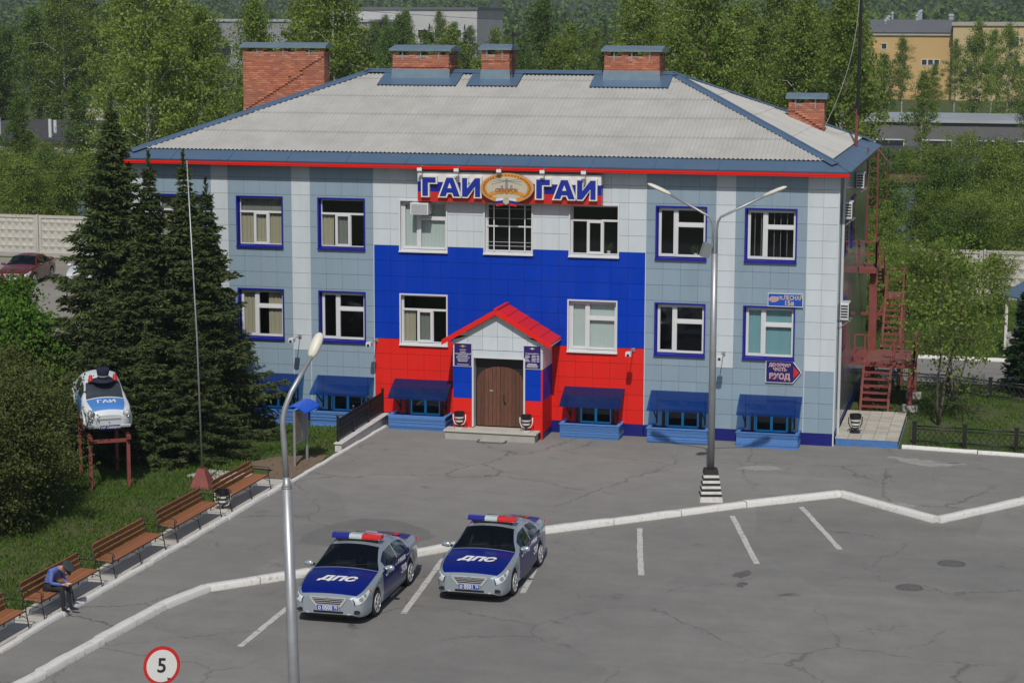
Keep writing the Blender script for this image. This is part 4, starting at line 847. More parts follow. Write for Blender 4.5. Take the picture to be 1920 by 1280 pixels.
for (x0, x1) in ((-16.86,-14.72),(-13.50,-12.46),(-8.97,-6.97)): flash(x0, x1, 6.1); 
chimney(-16.86,-14.72,6.1,7.35,11.9,12.70,ledge=12.05); chimney(-13.50,-12.46,6.1,7.2,11.85,12.75,ledge=12.32); chimney(-8.97,-6.97,6.1,7.35,11.8,12.72)
chimney(-24.15,-20.8,9.9,10.55,9.1,12.72, step=lambda x: 10.35+(x+24.0)*.66)
chimney(-2.68,-1.38,8.9,9.6,9.4,11.02, step=lambda x: 10.55-(x+2.68)*.50)
mb = MB(); mb.cyl((-12.35,6.2,11.7),(-12.35,6.2,13.35),.02,n=6); mb.bar((-12.55,6.2,13.1),(-12.1,6.2,13.25),.02); mb.bar((-12.5,6.0,13.2),(-12.2,6.4,13.3),.02)
tag(mb.build('roof_antenna', black_metal), 'thin roof antenna beside the narrow middle chimney', 'antenna')
t = thing('radio_mast', 'tall thin dark mast rising from the right eave', 'mast', (-.22,9.1,9.0))
mb = MB(); mb.cyl((0,0,-.05),(0,0,1.6),.06,n=8); mb.build('mast_foot', red_iron, t); mb = MB(); mb.cyl((.02,0,1.4),(.06,0,9.0),.065,.05,n=8); mb.build('mast_pole', black_metal, t)
mb = MB(); mb.tube([(-.02-1.2*(i/14)**2.2,-.1*i/14,6-5.2*(i/14)) for i in range(15)], .012, 5); mb.build('cable', mat('cable_grey', (.35,.36,.3), .7), t)
mb = MB(); mb.box(-.85,-.25,.3,1.3,.0,.3); o = mb.build('roof_box', grey_metal, t); o.location = (-.3,-1.3,.15); o.rotation_euler = (0, -.36, .2)
# ================================================================ tiled landing, fire stair, fences
t = thing('tiled_landing', 'cream tiled low platform with blue sides at the right corner', 'platform', (0,0,0))
mb = MB(); mb.box(.06,2.08,.16,5.15,-.03,.235); mb.build('base', mat('landing_blue', (0.05,0.17,0.42), .8, var=.35, scale=7, bump=.3, grime=.5), t, bevel=.01)
tile = mat('cream_tile', (0.50,0.47,0.40), .6, var=.15, scale=4, rnd=.12, grime=.3); tile_r = mat('rusty_tile_joint', (0.32,0.15,0.10), .9, var=.3)
for i in range(5):
    for j in range(11):
        x0, y0 = .045+i*.41, .145+j*.458; mb = MB(); mb.box(x0+.006, x0+.404, y0+.006, y0+.452, .236, .262+random.uniform(-.002,.002)); mb.build('tile', tile, t)
for j in (3, 7): mb = MB(); mb.box(.06,2.08,.15+j*.458-.012,.15+j*.458+.012,.25,.2655); mb.build('joint_band', tile_r, t)

fs = thing('fire_stair', 'rusty red iron fire escape with landings against the end wall', 'fire escape', (0,0,0))
def flight(x0, x1, ya, za, yb, zb, n, rail=0.95, rails=(1,1)):
    for k, x in enumerate((x0, x1)):
        mb = MB(); mb.bar((x,ya,za),(x,yb,zb),.08,.22); mb.build('stringer', red_iron, fs)
        if rails[k]:
            mb = MB(); mb.tube([(x,ya,za+.1),(x,ya,za+rail),(x,yb,zb+rail),(x,yb,zb)], .034, 6); mb.bar((x,ya,za+rail*.55),(x,yb,zb+rail*.55),.025); mb.bar((x,(ya+yb)/2,(za+zb)/2),(x,(ya+yb)/2,(za+zb)/2+rail),.03); mb.build('handrail', red_iron, fs)
    for i in range(n):
        u = (i+.5)/n; y, z = ya+(yb-ya)*u, za+(zb-za)*u; mb = MB(); mb.box(x0,x1,y-.12,y+.12,z-.025,z+.025); mb.build('tread', red_iron, fs)
rust_plate = mat('rusty_plate', (0.20,0.075,0.062), .8, var=.35, scale=3, bump=.2)
def plat(x0, x1, y0, y1, z, posts=()):
    mb = MB(); mb.box(x0,x1,y0,y1,z-.03,z); mb.build('landing', rust_plate, fs); mb = MB(); ring2 = ((x0,x1,y0,y0+.07),(x0,x1,y1-.07,y1),(x0,x0+.07,y0+.07,y1-.07),(x1-.07,x1,y0+.07,y1-.07))
    for a,b,c,d in ring2: mb.box(a,b,c,d,z-.2,z-.031)
    mb.build('landing_frame', red_iron, fs)
    for (px, py) in posts: mb = MB(); mb.box(px-.09,px+.09,py-.09,py+.09,-.03,z-.2); mb.build('post', red_iron, fs)
def railing(pts, z, h=1.0):
    for (a, b) in zip(pts, pts[1:]):
        mb = MB(); mb.bar((*a,z+h),(*b,z+h),.055); mb.bar((*a,z+h*.5),(*b,z+h*.5),.04); mb.bar((*a,z),(*a,z+h),.055); mb.bar((*b,z),(*b,z+h),.055); mb.build('guard_rail', red_iron, fs)
flight(.46,1.42,5.35,.02,6.85,1.72,8,rail=.2)
plat(.46,2.22,6.85,9.75,1.74,((.58,7.0),(2.1,6.95),(2.1,9.6)))
railing([(1.5,6.9),(1.5,7.0)],1.74,.7); railing([(1.44,6.9),(2.2,6.9),(2.2,9.7)],1.74,.75); railing([(.10,6.9),(.46,6.9)],1.74,.95)
mb = MB(); mb.box(.02,.45,6.9,9.7,1.6,1.72); mb.build('landing', red_iron, fs)
flight(.86,1.50,9.9,1.74,11.6,3.52,9,rail=.55)
plat(.80,1.55,11.6,12.6,3.54,((1.45,12.5),)); railing([(.85,12.55),(1.52,12.55),(1.52,11.7)],3.54,.9)
flight(.48,.80,11.5,3.6,10.2,4.8,7,rail=.7,rails=(0,1))
plat(.02,.66,8.9,10.1,4.86); railing([(.03,8.95),(.64,8.95),(.64,10.1)],4.86,.95)
mb = MB(); mb.box(.40,.68,9.3,9.58,-.03,4.66); mb.build('column', red_iron, fs); mb = MB(); mb.bar((.1,9.45,3.1),(.9,9.45,3.1),.1); mb.bar((.5,9.45,2.6),(.95,9.45,3.5),.08); mb.build('brace', red_iron, fs)
for x in (.25,.62):
    mb = MB(); mb.bar((x,9.2,4.9),(x,8.65,9.25),.055); mb.build('ladder_rail', red_iron, fs)
for k in range(12): mb = MB(); u = k/12; mb.bar((.25,9.2-.55*u,5.0+4.2*u),(.62,9.2-.55*u,5.0+4.2*u),.022); mb.build('rung', red_iron, fs)
mb = MB(); mb.tube([(.62,8.9,7.3),(.95,8.85,7.4),(.95,8.5,8.8),(.62,8.65,9.2)], .02, 5); mb.build('ladder_hoop', red_iron, fs)
for (x, y) in ((2.1,6.95),(2.1,9.6)): tag(MB().box(x-.28,x+.28,y-.22,y+.22,-.03,.2).build('footing_block', concrete, bevel=.02), 'concrete footing under the %s outer post of the fire stair' % ('front' if y < 8 else 'rear'), 'footing')

# low cast iron fences round the plot on the right
def panel_mesh(L, h):
    mb = MB(); mb.bar((0,0,h),(L,0,h),.035); mb.bar((0,0,h*.82),(L,0,h*.82),.022); mb.bar((0,0,.12),(L,0,.12),.03); n = int(L/.17)
    for i in range(n):
        x = L*(i+.5)/n; r = L/n*.5
        for s_ in (-1,1): mb.tube([(x-s_*r*.9,0,.12),(x-s_*r*.1,0,h*.32),(x+s_*r*.9,0,h*.47),(x+s_*r*.1,0,h*.64),(x-s_*r*.9,0,h*.82)], .011, 4, caps=False)
        mb.tube([(x+r*.8*math.cos(a), 0, h*.91+h*.07*math.sin(a)) for a in [2*PI*k/6 for k in range(7)]], .008, 4, caps=False)
    return mb.mesh('lattice', black_metal, True)
def iron_fence(label, pts, h, group='low cast iron fences'):
    t = thing('iron_fence', label, 'fence', (0,0,0), 0, group)
    for (a, b) in zip(pts, pts[1:]):
        L = math.hypot(b[0]-a[0], b[1]-a[1]); o = link('lattice', panel_mesh(L-.16, h), t); u = ((b[0]-a[0])/L, (b[1]-a[1])/L); o.location = (a[0]+u[0]*.08, a[1]+u[1]*.08, 0); o.rotation_euler = (0,0,math.atan2(u[1],u[0]))
    for p_ in pts: mb = MB(); mb.box(p_[0]-.07,p_[0]+.07,p_[1]-.07,p_[1]+.07,-.03,h+.1); mb.box(p_[0]-.085,p_[0]+.085,p_[1]-.085,p_[1]+.085,h+.101,h+.14); mb.build('post', black_metal, t)
iron_fence('low black lattice fence behind the white lawn kerb', [(2.56,1.04),(4.18,.93),(5.83,.74),(7.5,.6)], .62)
iron_fence('low black lattice fence along the back road', [(-.2,11.6),(1.45,11.2),(3.3,11.0),(4.85,10.1),(6.4,9.5),(8,8.9)], .66)

# ================================================================ litter urns
u_black = mat('urn_black', (.012,.012,.013), .4, var=.15); u_white = mat('urn_white', (.68,.67,.64), .6, var=.12)
def urn(label, loc, rz=0.0, frame='white', s=1.0):
    t = thing('litter_bin', label, 'litter bin', loc, rz, 'banded litter bins'); t.scale = (s,s,s)
    mb = MB(); prof = [(.11,.20),(.125,.24),(.135,.30),(.15,.36),(.165,.42),(.175,.48),(.18,.56),(.165,.57),(.14,.35)]
    n = 16
    for i, ((r0,z0),(r1,z1)) in enumerate(zip(prof, prof[1:])):
        band = 1 if i in (1,3) else 0
        vs_ = [(r*math.cos(2*PI*k/n), r*math.sin(2*PI*k/n), z) for (r,z) in ((r0,z0),(r1,z1)) for k in range(n)]
        mb.add(vs_, [(k,(k+1)%n,n+(k+1)%n,n+k) for k in range(n)], band)
    mb.lathe([(.0,.19),(.11,.20),(.0,.205)], 16); mb.build('bowl', [u_black, u_white], t, smooth=True)
    fm = u_white if frame == 'white' else u_black
    mb = MB(); mb.tube([(-.215,0,.48),(-.21,0,.30),(-.15,0,.16),(0,0,.12),(.15,0,.16),(.21,0,.30),(.215,0,.48)], .018, 8); mb.build('cradle', fm, t, smooth=True)
    mb = MB(); mb.cyl((0,0,0),(0,0,.14),.035,n=8); mb.build('stem', u_black if frame == 'white' else fm, t); mb = MB(); mb.lathe([(.17,0),(.16,.035),(.05,.05)], 12); mb.build('foot', pale_concrete if frame == 'white' else u_black, t)
urn('black and white litter bin left of the entrance door', (-12.22,-1.72,.312)); urn('black and white litter bin right of the entrance door', (-9.93,-1.72,.312))
urn('black litter bin on the tiled corner platform', (.62,1.15,.262), .4, 'black', 1.1); urn('striped litter bin between the two farthest benches', (kx(-13.75)-.38,-13.72,.087), .2, s=1.05)

# ================================================================ lamp posts
head_m = mat('lamp_cream', (0.64,0.62,0.52), .45, var=.08)
def lamp_head(par, p, d, up=(0,0,1), L=.74, W=.25):
    d = V(d).normalized(); sd = d.cross(V(up)).normalized(); u = sd.cross(d); mb = MB(); n = 12; prof = [(0,.22),(.04,.5),(.15,.85),(.40,1.0),(.68,.98),(.88,.80),(.97,.45),(1.0,.12)]; rings = []
    for (s_, w) in prof:
        c = V(p) + d*(s_*L); rings.append([c + sd*(math.cos(2*PI*k/n)*w*W/2) + u*(math.sin(2*PI*k/n)*w*W*(.34 if math.sin(2*PI*k/n) > 0 else .22)) for k in range(n)])
    mb.add([v for r in rings for v in r], [(i*n+k,i*n+(k+1)%n,(i+1)*n+(k+1)%n,(i+1)*n+k) for i in range(len(rings)-1) for k in range(n)] + [tuple(range(n))[::-1], tuple((len(rings)-1)*n+k for k in range(n))]); return mb.build('lamp_head', head_m, par, smooth=True)
t = thing('street_lamp', 'tall grey lamp post with two spread arms and a striped base', 'street lamp', (-2.78,-8.62,0))
mb = MB(); mb.tube([(0,0,.9),(0,0,4.2),(0,0,4.25),(0,0,7.2)], [.105,.10,.10,.095], 14); mb.build('pole', galv, t, smooth=True)
for s_, ex, ez in ((-1,-1.28,9.02-.0),(1,1.35,9.02)):
    x0 = s_*.055; mb = MB(); mb.tube([(x0,0,7.0),(x0,0,7.9),(x0+s_*.02,0,8.10),(x0+s_*.10,0,8.25),(ex,-.05,8.86)], .035, 8); mb.build('arm', galv, t, smooth=True); lamp_head(t, (ex,-.05,8.86), (s_*.9,-.05,.40), L=.74, W=.22)
mb = MB(); mb.box(-.13,.13,-.06,.06,-.2,.22); mb.box(-.13,.13,.061,.12,-.18,.2); o = mb.build('flood_light', grey_metal, t); o.location = (-.22,-.12,7.30); o.rotation_euler = (.2,.25,.5)
base = MB()
for k in range(12):
    z0, z1 = k*.078, (k+1)*.078; w0, w1 = .335-.145*z0/.94, .335-.145*z1/.94
    base.add([(-w0,-w0,z0),(w0,-w0,z0),(w0,w0,z0),(-w0,w0,z0),(-w1,-w1,z1),(w1,-w1,z1),(w1,w1,z1),(-w1,w1,z1)], [(0,1,5,4),(1,2,6,5),(2,3,7,6),(3,0,4,7)], 0 if k in (0,1,3,5,7,9) and True else 1)
base.add([(-.19,-.19,.937),(.19,-.19,.937),(.19,.19,.937),(-.19,.19,.937)], [(0,1,2,3)], 1); o = base.build('striped_base', [white_paint, mat('stripe_black', (.015,.014,.013), .7, var=.2)], t); o.rotation_euler = (0,0,.25)
t = thing('street_lamp', 'near grey lamp post with one bent arm and cream lamp head', 'street lamp', (-5.50,-36.5,0))
mb = MB(); mb.tube([(0,0,-.05),(-.06,0,3.2),(-.135,0,6.40)], [.098,.092,.086], 18); mb.build('pole', galv, t, smooth=True); mb = MB(); mb.tube([(-.135,0,6.38),(-.136,0,6.43),(-.14,0,6.56)], [.09,.07,.052], 14); mb.build('collar', galv, t, smooth=True)
mb = MB(); mb.tube([(-.135,0,6.4),(-.17,0,7.1),(-.19,.0,7.38),(-.19,.02,7.52),(-.17,.05,7.66),(-.13,.09,7.79),(-.09,.14,7.92),(.14,.50,8.46)], [.05,.048,.047,.046,.045,.044,.043,.036], 12); mb.build('arm', galv, t, smooth=True)
lamp_head(t, (.125,.48,8.43), (.10,.26,.40), up=(.1,-1,.4), L=.46, W=.185)

# ================================================================ speed sign, flagpole, notice board
t = thing('speed_sign', 'round white speed limit sign with red rim and number 5', 'road sign', (-10.06,-31.5,0)); t.rotation_euler = (0,0,R(24))
mb = MB(); mb.cyl((0,.05,-.05),(0,.05,1.9),.035,n=10); mb.build('post', galv, t)
dsk = MB(); dsk.lathe([(.35,0),(.35,.015),(.345,.02)], 40, (0,0,0), 'y'); d = dsk.build('rim', mat('rim_red', (.52,.02,.018), .45, var=.15), t); d.location = (0,0,1.52); d.rotation_euler = (0,R(14),0); d.scale = (1,1,1.12)
dsk = MB(); dsk.lathe([(.288,-.006),(.288,.0)], 40, (0,0,0), 'y'); o = dsk.build('face', mat('sign_face', (.66,.66,.64), .5, var=.08, scale=5), t); o.location = (0,0,1.52); o.rotation_euler = (0,R(14),0); o.scale = (1,1,1.12)
text('number', '5', .40, mat('sign_black', (.02,.02,.022), .5), t, (0,-.012,1.52), rot=(PI/2,R(4),0), sx=.95, bold=.006)
mb = MB(); mb.prism([(-.03,-.03),(.03,-.02),(.025,.01),(.0,.0),(-.03,.02)], lambda u, v: (.13+u,-.009,1.27+v), (0,.004,0)); mb.build('paint_chip', black_metal, t)
t = thing('flagpole', 'thin bare flagpole on a red pyramid base by the spruces', 'flagpole', (-17.72,-10.65,0))
mb = MB(); mb.tube([(-.02,0,.4),(-.10,0,4.5),(-.30,0,9.7)], [.032,.026,.017], 8); mb.build('pole', galv, t, smooth=True)
mb = MB(); mb.add([(-.32,-.3,-.02),(.32,-.3,-.02),(.32,.3,-.02),(-.32,.3,-.02),(-.13,-.1,.55),(.08,-.1,.55),(.08,.1,.55),(-.13,.1,.55)], [(0,1,5,4),(1,2,6,5),(2,3,7,6),(3,0,4,7),(4,5,6,7)]); mb.build('base', red_iron, t)
o = MB().add([(-18.75,-9.4,.03),(-17.2,-9.95,.03),(-16.75,-8.75,.03),(-18.35,-8.5,.03),(-18.75,-9.4,-.03),(-17.2,-9.95,-.03),(-16.75,-8.75,-.03),(-18.35,-8.5,-.03)], [(0,1,2,3),(0,4,5,1),(1,5,6,2),(2,6,7,3),(3,7,4,0)]).build('concrete_slab', pale_concrete); tag(o, 'pale concrete slab in the grass behind the flagpole base', 'slab')
t = thing('notice_board', 'steel notice board with curved blue roof on two posts', 'notice board', (-16.0,-6.8,0))
for yy in (-.58,.58): mb = MB(); mb.cyl((0,yy,-.05),(0,yy,1.75),.045,n=10); mb.build('post', galv, t)
mb = MB(); mb.box(-.03,.03,-.56,.56,.70,1.72); mb.build('panel', grey_metal, t)
for k in range(2): mb = MB(); mb.box(.031,.036,-.5+k*.54,-.04+k*.54,.78,1.62); mb.build('poster', mat('poster_%d' % k, ((.20,.17,.12),(.22,.24,.27))[k], .5, var=.5, scale=5), t)
mb = MB(); n = 8; pr = [(-.42+.84*i/n, 1.74+.20*math.sin(PI*i/n)) for i in range(n+1)]
for (p_, q_) in zip(pr, pr[1:]): mb.add([(p_[0],-.68,p_[1]),(q_[0],-.68,q_[1]),(q_[0],.68,q_[1]),(p_[0],.68,p_[1]),(p_[0],-.68,p_[1]-.03),(q_[0],-.68,q_[1]-.03),(q_[0],.68,q_[1]-.03),(p_[0],.68,p_[1]-.03)], [(3,2,1,0),(4,5,6,7),(0,1,5,4),(2,3,7,6)])
mb.build('roof', mat('roof_bright_blue', (.01,.10,.62), .35), t, smooth=False)

# ================================================================ benches
bench_wood = mat('bench_wood', (0.29,0.112,0.048), .6, var=.3, scale=2.5, rnd=.14, bump=.25, bscale=18, stretch=(6,1,6)); LB = 2.86
def plank(mb_name, par, y0, y1, c, w, th, tilt):
    mb = MB(); mb.box(-w/2,w/2,y0,y1,-th/2,th/2); o = mb.build(mb_name, bench_wood, par, bevel=.008); o.location = c; o.rotation_euler = (0,tilt,0); return o
def make_bench():
    t = thing('park_bench', '', 'bench', (0,0,0), 0, 'wooden benches along the kerb')
    for k in range(4): plank('seat_slat', t, 0.06, LB+.06, (-.08-k*.118,0,.435+.003*k), .108, .032, R(2))
    for k in range(3): plank('back_slat', t, 0.06, LB+.06, (-.515-.035*k,0,.53+k*.125), .126, .03, R(74) if False else R(-74))
    for yy in (.02, LB/2+.06, LB+.10):
        mb = MB(); r = .014
        mb.tube([(.05,yy,-.0),(.02,yy,.20),(-.02,yy,.41)], r, 6); mb.tube([(-.60,yy,0),(-.52,yy,.25),(-.48,yy,.45),(-.60,yy,.86)], r, 6); mb.bar((-.02,yy,.41),(-.5,yy,.41),.03); mb.tube([(.03,yy,.24),(-.12,yy,.30),(-.3,yy,.31),(-.5,yy,.30)], .009, 5)
        if abs(yy-LB/2-.06) > .1:
            mb.tube([(-.545,yy,.66),(-.3,yy,.665),(-.05,yy,.66),(.02,yy,.62),(.035,yy,.57),(0,yy,.545),(-.03,yy,.56),(-.02,yy,.59)], .013, 6); mb.tube([(-.02,yy,.41),(-.02,yy,.64)], r, 6)
        mb.build('frame', black_metal, t, smooth=True)
    mb = MB(); mb.tube([(-.06,.02,.395),(-.06,LB+.1,.395)], .011, 5); mb.tube([(-.42,.02,.395),(-.42,LB+.1,.395)], .011, 5); mb.build('rail', black_metal, t); return t
b0 = make_bench()
blab = ['wooden bench cut off at the left edge of the photo', 'wooden bench on which the seated man sits', 'empty wooden bench next beyond the seated man', 'wooden bench just before the striped litter bin', 'farthest wooden bench, nearest the building']
for i, lab in enumerate(blab):
    o = b0 if i == 0 else copy_tree(b0); yy = -24.86 + (i-1)*3.68; o.location = (kx(yy+1.4)-.16, yy, .086); o.rotation_euler = (0,0,R(-1.4)); o['label'] = lab

# ================================================================ seated man
def skin_obj(name, verts, edges, radii, root, m, parent=None, sub=2):
    me = bpy.data.meshes.new(name); me.from_pydata(verts, edges, []); me.materials.append(m); o = link(name, me, parent)
    sk = o.modifiers.new('skin', 'SKIN'); sk.use_smooth_shade = True
    if not me.skin_vertices: me.skin_vertices.new()
    for i, r in enumerate(radii): me.skin_vertices[0].data[i].radius = r if isinstance(r, tuple) else (r, r)
    me.skin_vertices[0].data[root].use_root = True
    sb = o.modifiers.new('sub', 'SUBSURF'); sb.levels = sub; sb.render_levels = sub; return o
shirt = mat('shirt_blue', (.10,.15,.42), .85, var=.15, scale=8, bump=.3, bscale=14); trousers = mat('trousers_black', (.018,.018,.021), .9, var=.2); skin_m = mat('skin', (.45,.24,.17), .6, var=.08); shoe_m = mat('shoe_black', (.01,.01,.011), .35); hair_m = mat('hair_grey', (.10,.085,.07), .9)
man = thing('person', 'man in blue shirt and peaked cap sitting hunched on a bench', 'person', (kx(-24)-.42,-23.92,.086), R(-8))
# local +x is forward (towards the lot), seat height .45
bv = []; be = []; br = []
def jnt(p, r, prev=None):
    bv.append(p); br.append(r); i = len(bv)-1
    if prev is not None: be.append((prev, i))
    return i
pel = jnt((0,0,.56), (.15,.13)); 
for s_ in (-1, 1):
    h = jnt((.06,s_*.10,.54), .095, pel); k0 = jnt((.26,s_*.12,.56), .085, h); kn = jnt((.44,s_*.13,.55), .068, k0); c1 = jnt((.45,s_*.12,.34), .056, kn); an = jnt((.47+.03*s_,s_*.11,.03), .042, c1)
body = skin_obj('trousers', bv, be, br, pel, trousers, man)
bv = []; be = []; br = []
w0 = jnt((-.01,0,.56), (.155,.12)); w1 = jnt((.03,0,.72), (.155,.125), w0); w2 = jnt((.12,0,.88), (.165,.125), w1); w3 = jnt((.22,0,.99), (.14,.10), w2); w4 = jnt((.30,0,1.02), .06, w3)
for s_ in (-1, 1):
    sh = jnt((.21,s_*.185,.97), .068, w3); el = jnt((.22,s_*.26,.70), .050, sh); wr = jnt((.42,s_*.10,.645), .038, el)
skin_obj('shirt', bv, be, br, w0, shirt, man)
bv = []; be = []; br = []
n0 = jnt((.26,0,1.00), .058); n1 = jnt((.34,0,1.025), .055, n0); hd0 = jnt((.385,0,1.015), (.075,.085), n1); hd1 = jnt((.45,0,.985), (.082,.095), hd0); hd2 = jnt((.505,0,.94), (.066,.075), hd1); jnt((.50,0,.88), .04, hd2)
skin_obj('head', bv, be, br, n0, skin_m, man)
mb = MB(); mb.lathe([(.0,-.015),(.022,-.01),(.018,.01),(0,.014)], 8, (.40,.085,1.0), 'y'); mb.lathe([(.0,-.014),(.018,-.01),(.022,.01),(0,.015)], 8, (.40,-.085,1.0), 'y'); mb.lathe([(0,-.02),(.018,0),(0,.03)], 6, (.545,0,.885)); mb.build('ears_and_nose', skin_m, man, smooth=True)
for s_ in (-1, 1):
    bv = []; be = []; br = []; wr = jnt((.40,s_*.105,.648), .032); pm = jnt((.48,s_*.06,.645), (.040,.020), wr)
    for f in range(4): a = jnt((.525-.006*abs(f-1.5),s_*(.085-f*.02),.645), .011, pm); b = jnt((.555-.006*abs(f-1.5),s_*(.078-f*.02),.625), .010, a); jnt((.55,s_*(.072-f*.02),.60), .009, b)
    th = jnt((.455,s_*.03,.665), .012, pm); jnt((.49,s_*.015,.672), .010, th); skin_obj('hand', bv, be, br, wr, skin_m, man, 1)
    bv = []; be = []; br = []; a = jnt((.44+.03*s_,s_*.11,.045), (.045,.045), None); b = jnt((.56+.03*s_,s_*.12,.035), (.048,.034), a); jnt((.68+.03*s_,s_*.13,.028), (.038,.026), b); skin_obj('shoe', bv, be, br, 0, shoe_m, man)
mb = MB(); mb.box(.50,.60,-.035,.035,.655,.668); mb.build('paper', ink_white, man)
mb = MB(); mb.lathe([(.098,0),(.102,.035),(.10,.045)], 18, mi=1); mb.lathe([(.10,.046),(.165,.085),(.168,.10),(.12,.115),(0.001,.12)], 18, mi=0)
mb.add([(.085,-.075,.0),(.085,.075,.0),(.175,.045,-.035),(.19,0,-.04),(.175,-.045,-.035),(.085,-.075,.012),(.085,.075,.012),(.175,.045,-.025),(.19,0,-.03),(.175,-.045,-.025)], [(4,3,2,1,0),(5,6,7,8,9),(0,1,6,5),(1,2,7,6),(2,3,8,7),(3,4,9,8),(4,0,5,9)], 2)
o = mb.build('peaked_cap', [mat('cap_grey', (.035,.05,.05), .85), mat('cap_band_red', (.24,.012,.03), .8), shoe_m], man); o.location = (.485,0,1.025); o.rotation_euler = (0,R(48),0)
mb = MB(); mb.lathe([(.092,-.035),(.096,0)], 14); o = mb.build('hair', hair_m, man, smooth=True); o.location = (.475,0,1.012); o.rotation_euler = (0,R(48),0)
# ================================================================ cars
def pchip(xs, ys, x):
    xs, ys = np.array(xs, float), np.array(ys, float); h = np.diff(xs); d = np.diff(ys)/h; m = np.zeros(len(xs)); m[0], m[-1] = d[0], d[-1]
    for i in range(1, len(xs)-1):
        if d[i-1]*d[i] > 0: w1, w2 = 2*h[i]+h[i-1], h[i]+2*h[i-1]; m[i] = (w1+w2)/(w1/d[i-1]+w2/d[i])
    x = np.clip(x, xs[0], xs[-1]); k = np.clip(np.searchsorted(xs, x)-1, 0, len(h)-1); t = (x-xs[k])/h[k]
    return (2*t**3-3*t**2+1)*ys[k] + (t**3-2*t**2+t)*h[k]*m[k] + (-2*t**3+3*t**2)*ys[k+1] + (t**3-t**2)*h[k]*m[k+1]
def curve(sp, s): return pchip([a for a, _ in sp], [b for _, b in sp], s)
CAMRY = dict(L=4.80, axles=(.95,3.725), tr=.80, wr=.325, arch=.375,
    W=[(0,.60),(.06,.74),(.16,.82),(.32,.866),(.6,.897),(1.2,.91),(3.6,.91),(4.2,.89),(4.55,.84),(4.72,.74),(4.8,.60)],
    zb=[(0,.27),(.1,.21),(.5,.19),(1.5,.20),(4.2,.21),(4.6,.26),(4.8,.34)],
    zs=[(0,.60),(.12,.66),(.4,.745),(.8,.83),(1.35,.92),(2.0,.945),(3.2,.975),(3.9,1.01),(4.4,1.03),(4.7,.98),(4.8,.86)],
    ws=[(0,.57),(.06,.70),(.16,.775),(.4,.83),(.8,.862),(1.35,.875),(3.6,.87),(4.3,.83),(4.6,.77),(4.8,.55)],
    wr_=[(0,.52),(.1,.66),(.4,.765),(.9,.80),(1.35,.795),(1.7,.68),(2.1,.605),(2.7,.60),(3.2,.585),(3.6,.62),(4.05,.70),(4.4,.70),(4.7,.62),(4.8,.48)],
    zr=[(0,.655),(.1,.705),(.4,.80),(.9,.90),(1.35,.965),(1.7,1.16),(2.1,1.37),(2.7,1.40),(3.2,1.355),(3.6,1.24),(4.05,1.07),(4.4,1.075),(4.7,1.03),(4.8,.90)],
    zt=[(0,.665),(.1,.735),(.4,.85),(.9,.95),(1.30,1.005),(1.7,1.22),(2.1,1.43),(2.6,1.475),(3.2,1.43),(3.6,1.29),(4.05,1.115),(4.4,1.12),(4.7,1.06),(4.8,.92)],
    ws0=1.36, ws1=2.06, bl0=3.28, bl1=4.02, sw=((1.72,2.62),(2.70,3.55)), door=((1.42,2.66),(2.66,3.62)), hood=(.09,1.34), deck=(4.04,4.62), hl=(9,9), hli=(3,5))
ZAZ = dict(L=3.33, axles=(.62,2.64), tr=.57, wr=.285, arch=.33,
    W=[(0,.44),(.06,.56),(.2,.655),(.5,.695),(1.2,.70),(2.6,.70),(3.0,.66),(3.22,.56),(3.33,.42)],
    zb=[(0,.34),(.15,.27),(.6,.25),(2.7,.26),(3.33,.42)],
    zs=[(0,.66),(.1,.76),(.4,.83),(.9,.87),(1.5,.88),(2.4,.88),(2.9,.84),(3.2,.74),(3.33,.62)],
    ws=[(0,.38),(.06,.52),(.2,.62),(.5,.66),(.9,.665),(2.5,.67),(3.0,.60),(3.33,.34)],
    wr_=[(0,.30),(.1,.42),(.3,.50),(.85,.55),(1.1,.53),(1.45,.49),(2.2,.48),(2.6,.46),(3.0,.40),(3.33,.24)],
    zr=[(0,.70),(.1,.80),(.3,.88),(.85,.93),(1.1,1.13),(1.45,1.33),(2.0,1.35),(2.4,1.24),(2.9,.96),(3.33,.66)],
    zt=[(0,.72),(.1,.84),(.3,.93),(.82,.985),(1.1,1.19),(1.45,1.40),(1.8,1.44),(2.2,1.41),(2.6,1.24),(3.0,.98),(3.33,.68)],
    ws0=.86, ws1=1.34, bl0=2.3, bl1=2.72, sw=((1.12,1.72),(1.78,2.3)), door=((.95,1.78),(5,5)), hood=(.12,.82), deck=(2.78,3.2), hl=(9,9), hli=(3,5))
car_glass = glass_mat('car_glass', (.30,.34,.34), .55); seat_m = mat('car_seat', (.06,.058,.055), .85); plastic = mat('black_plastic', (.015,.015,.016), .5)
chrome = mat('chrome', (.74,.75,.76), .18, metal=.5, var=.0); rim_m = mat('alloy_rim', (.60,.61,.62), .35, metal=.25, var=.06); lens_m = mat('headlight_lens', (.75,.77,.78), .10, metal=.2, var=.35, scale=7)
t_patch = [None]
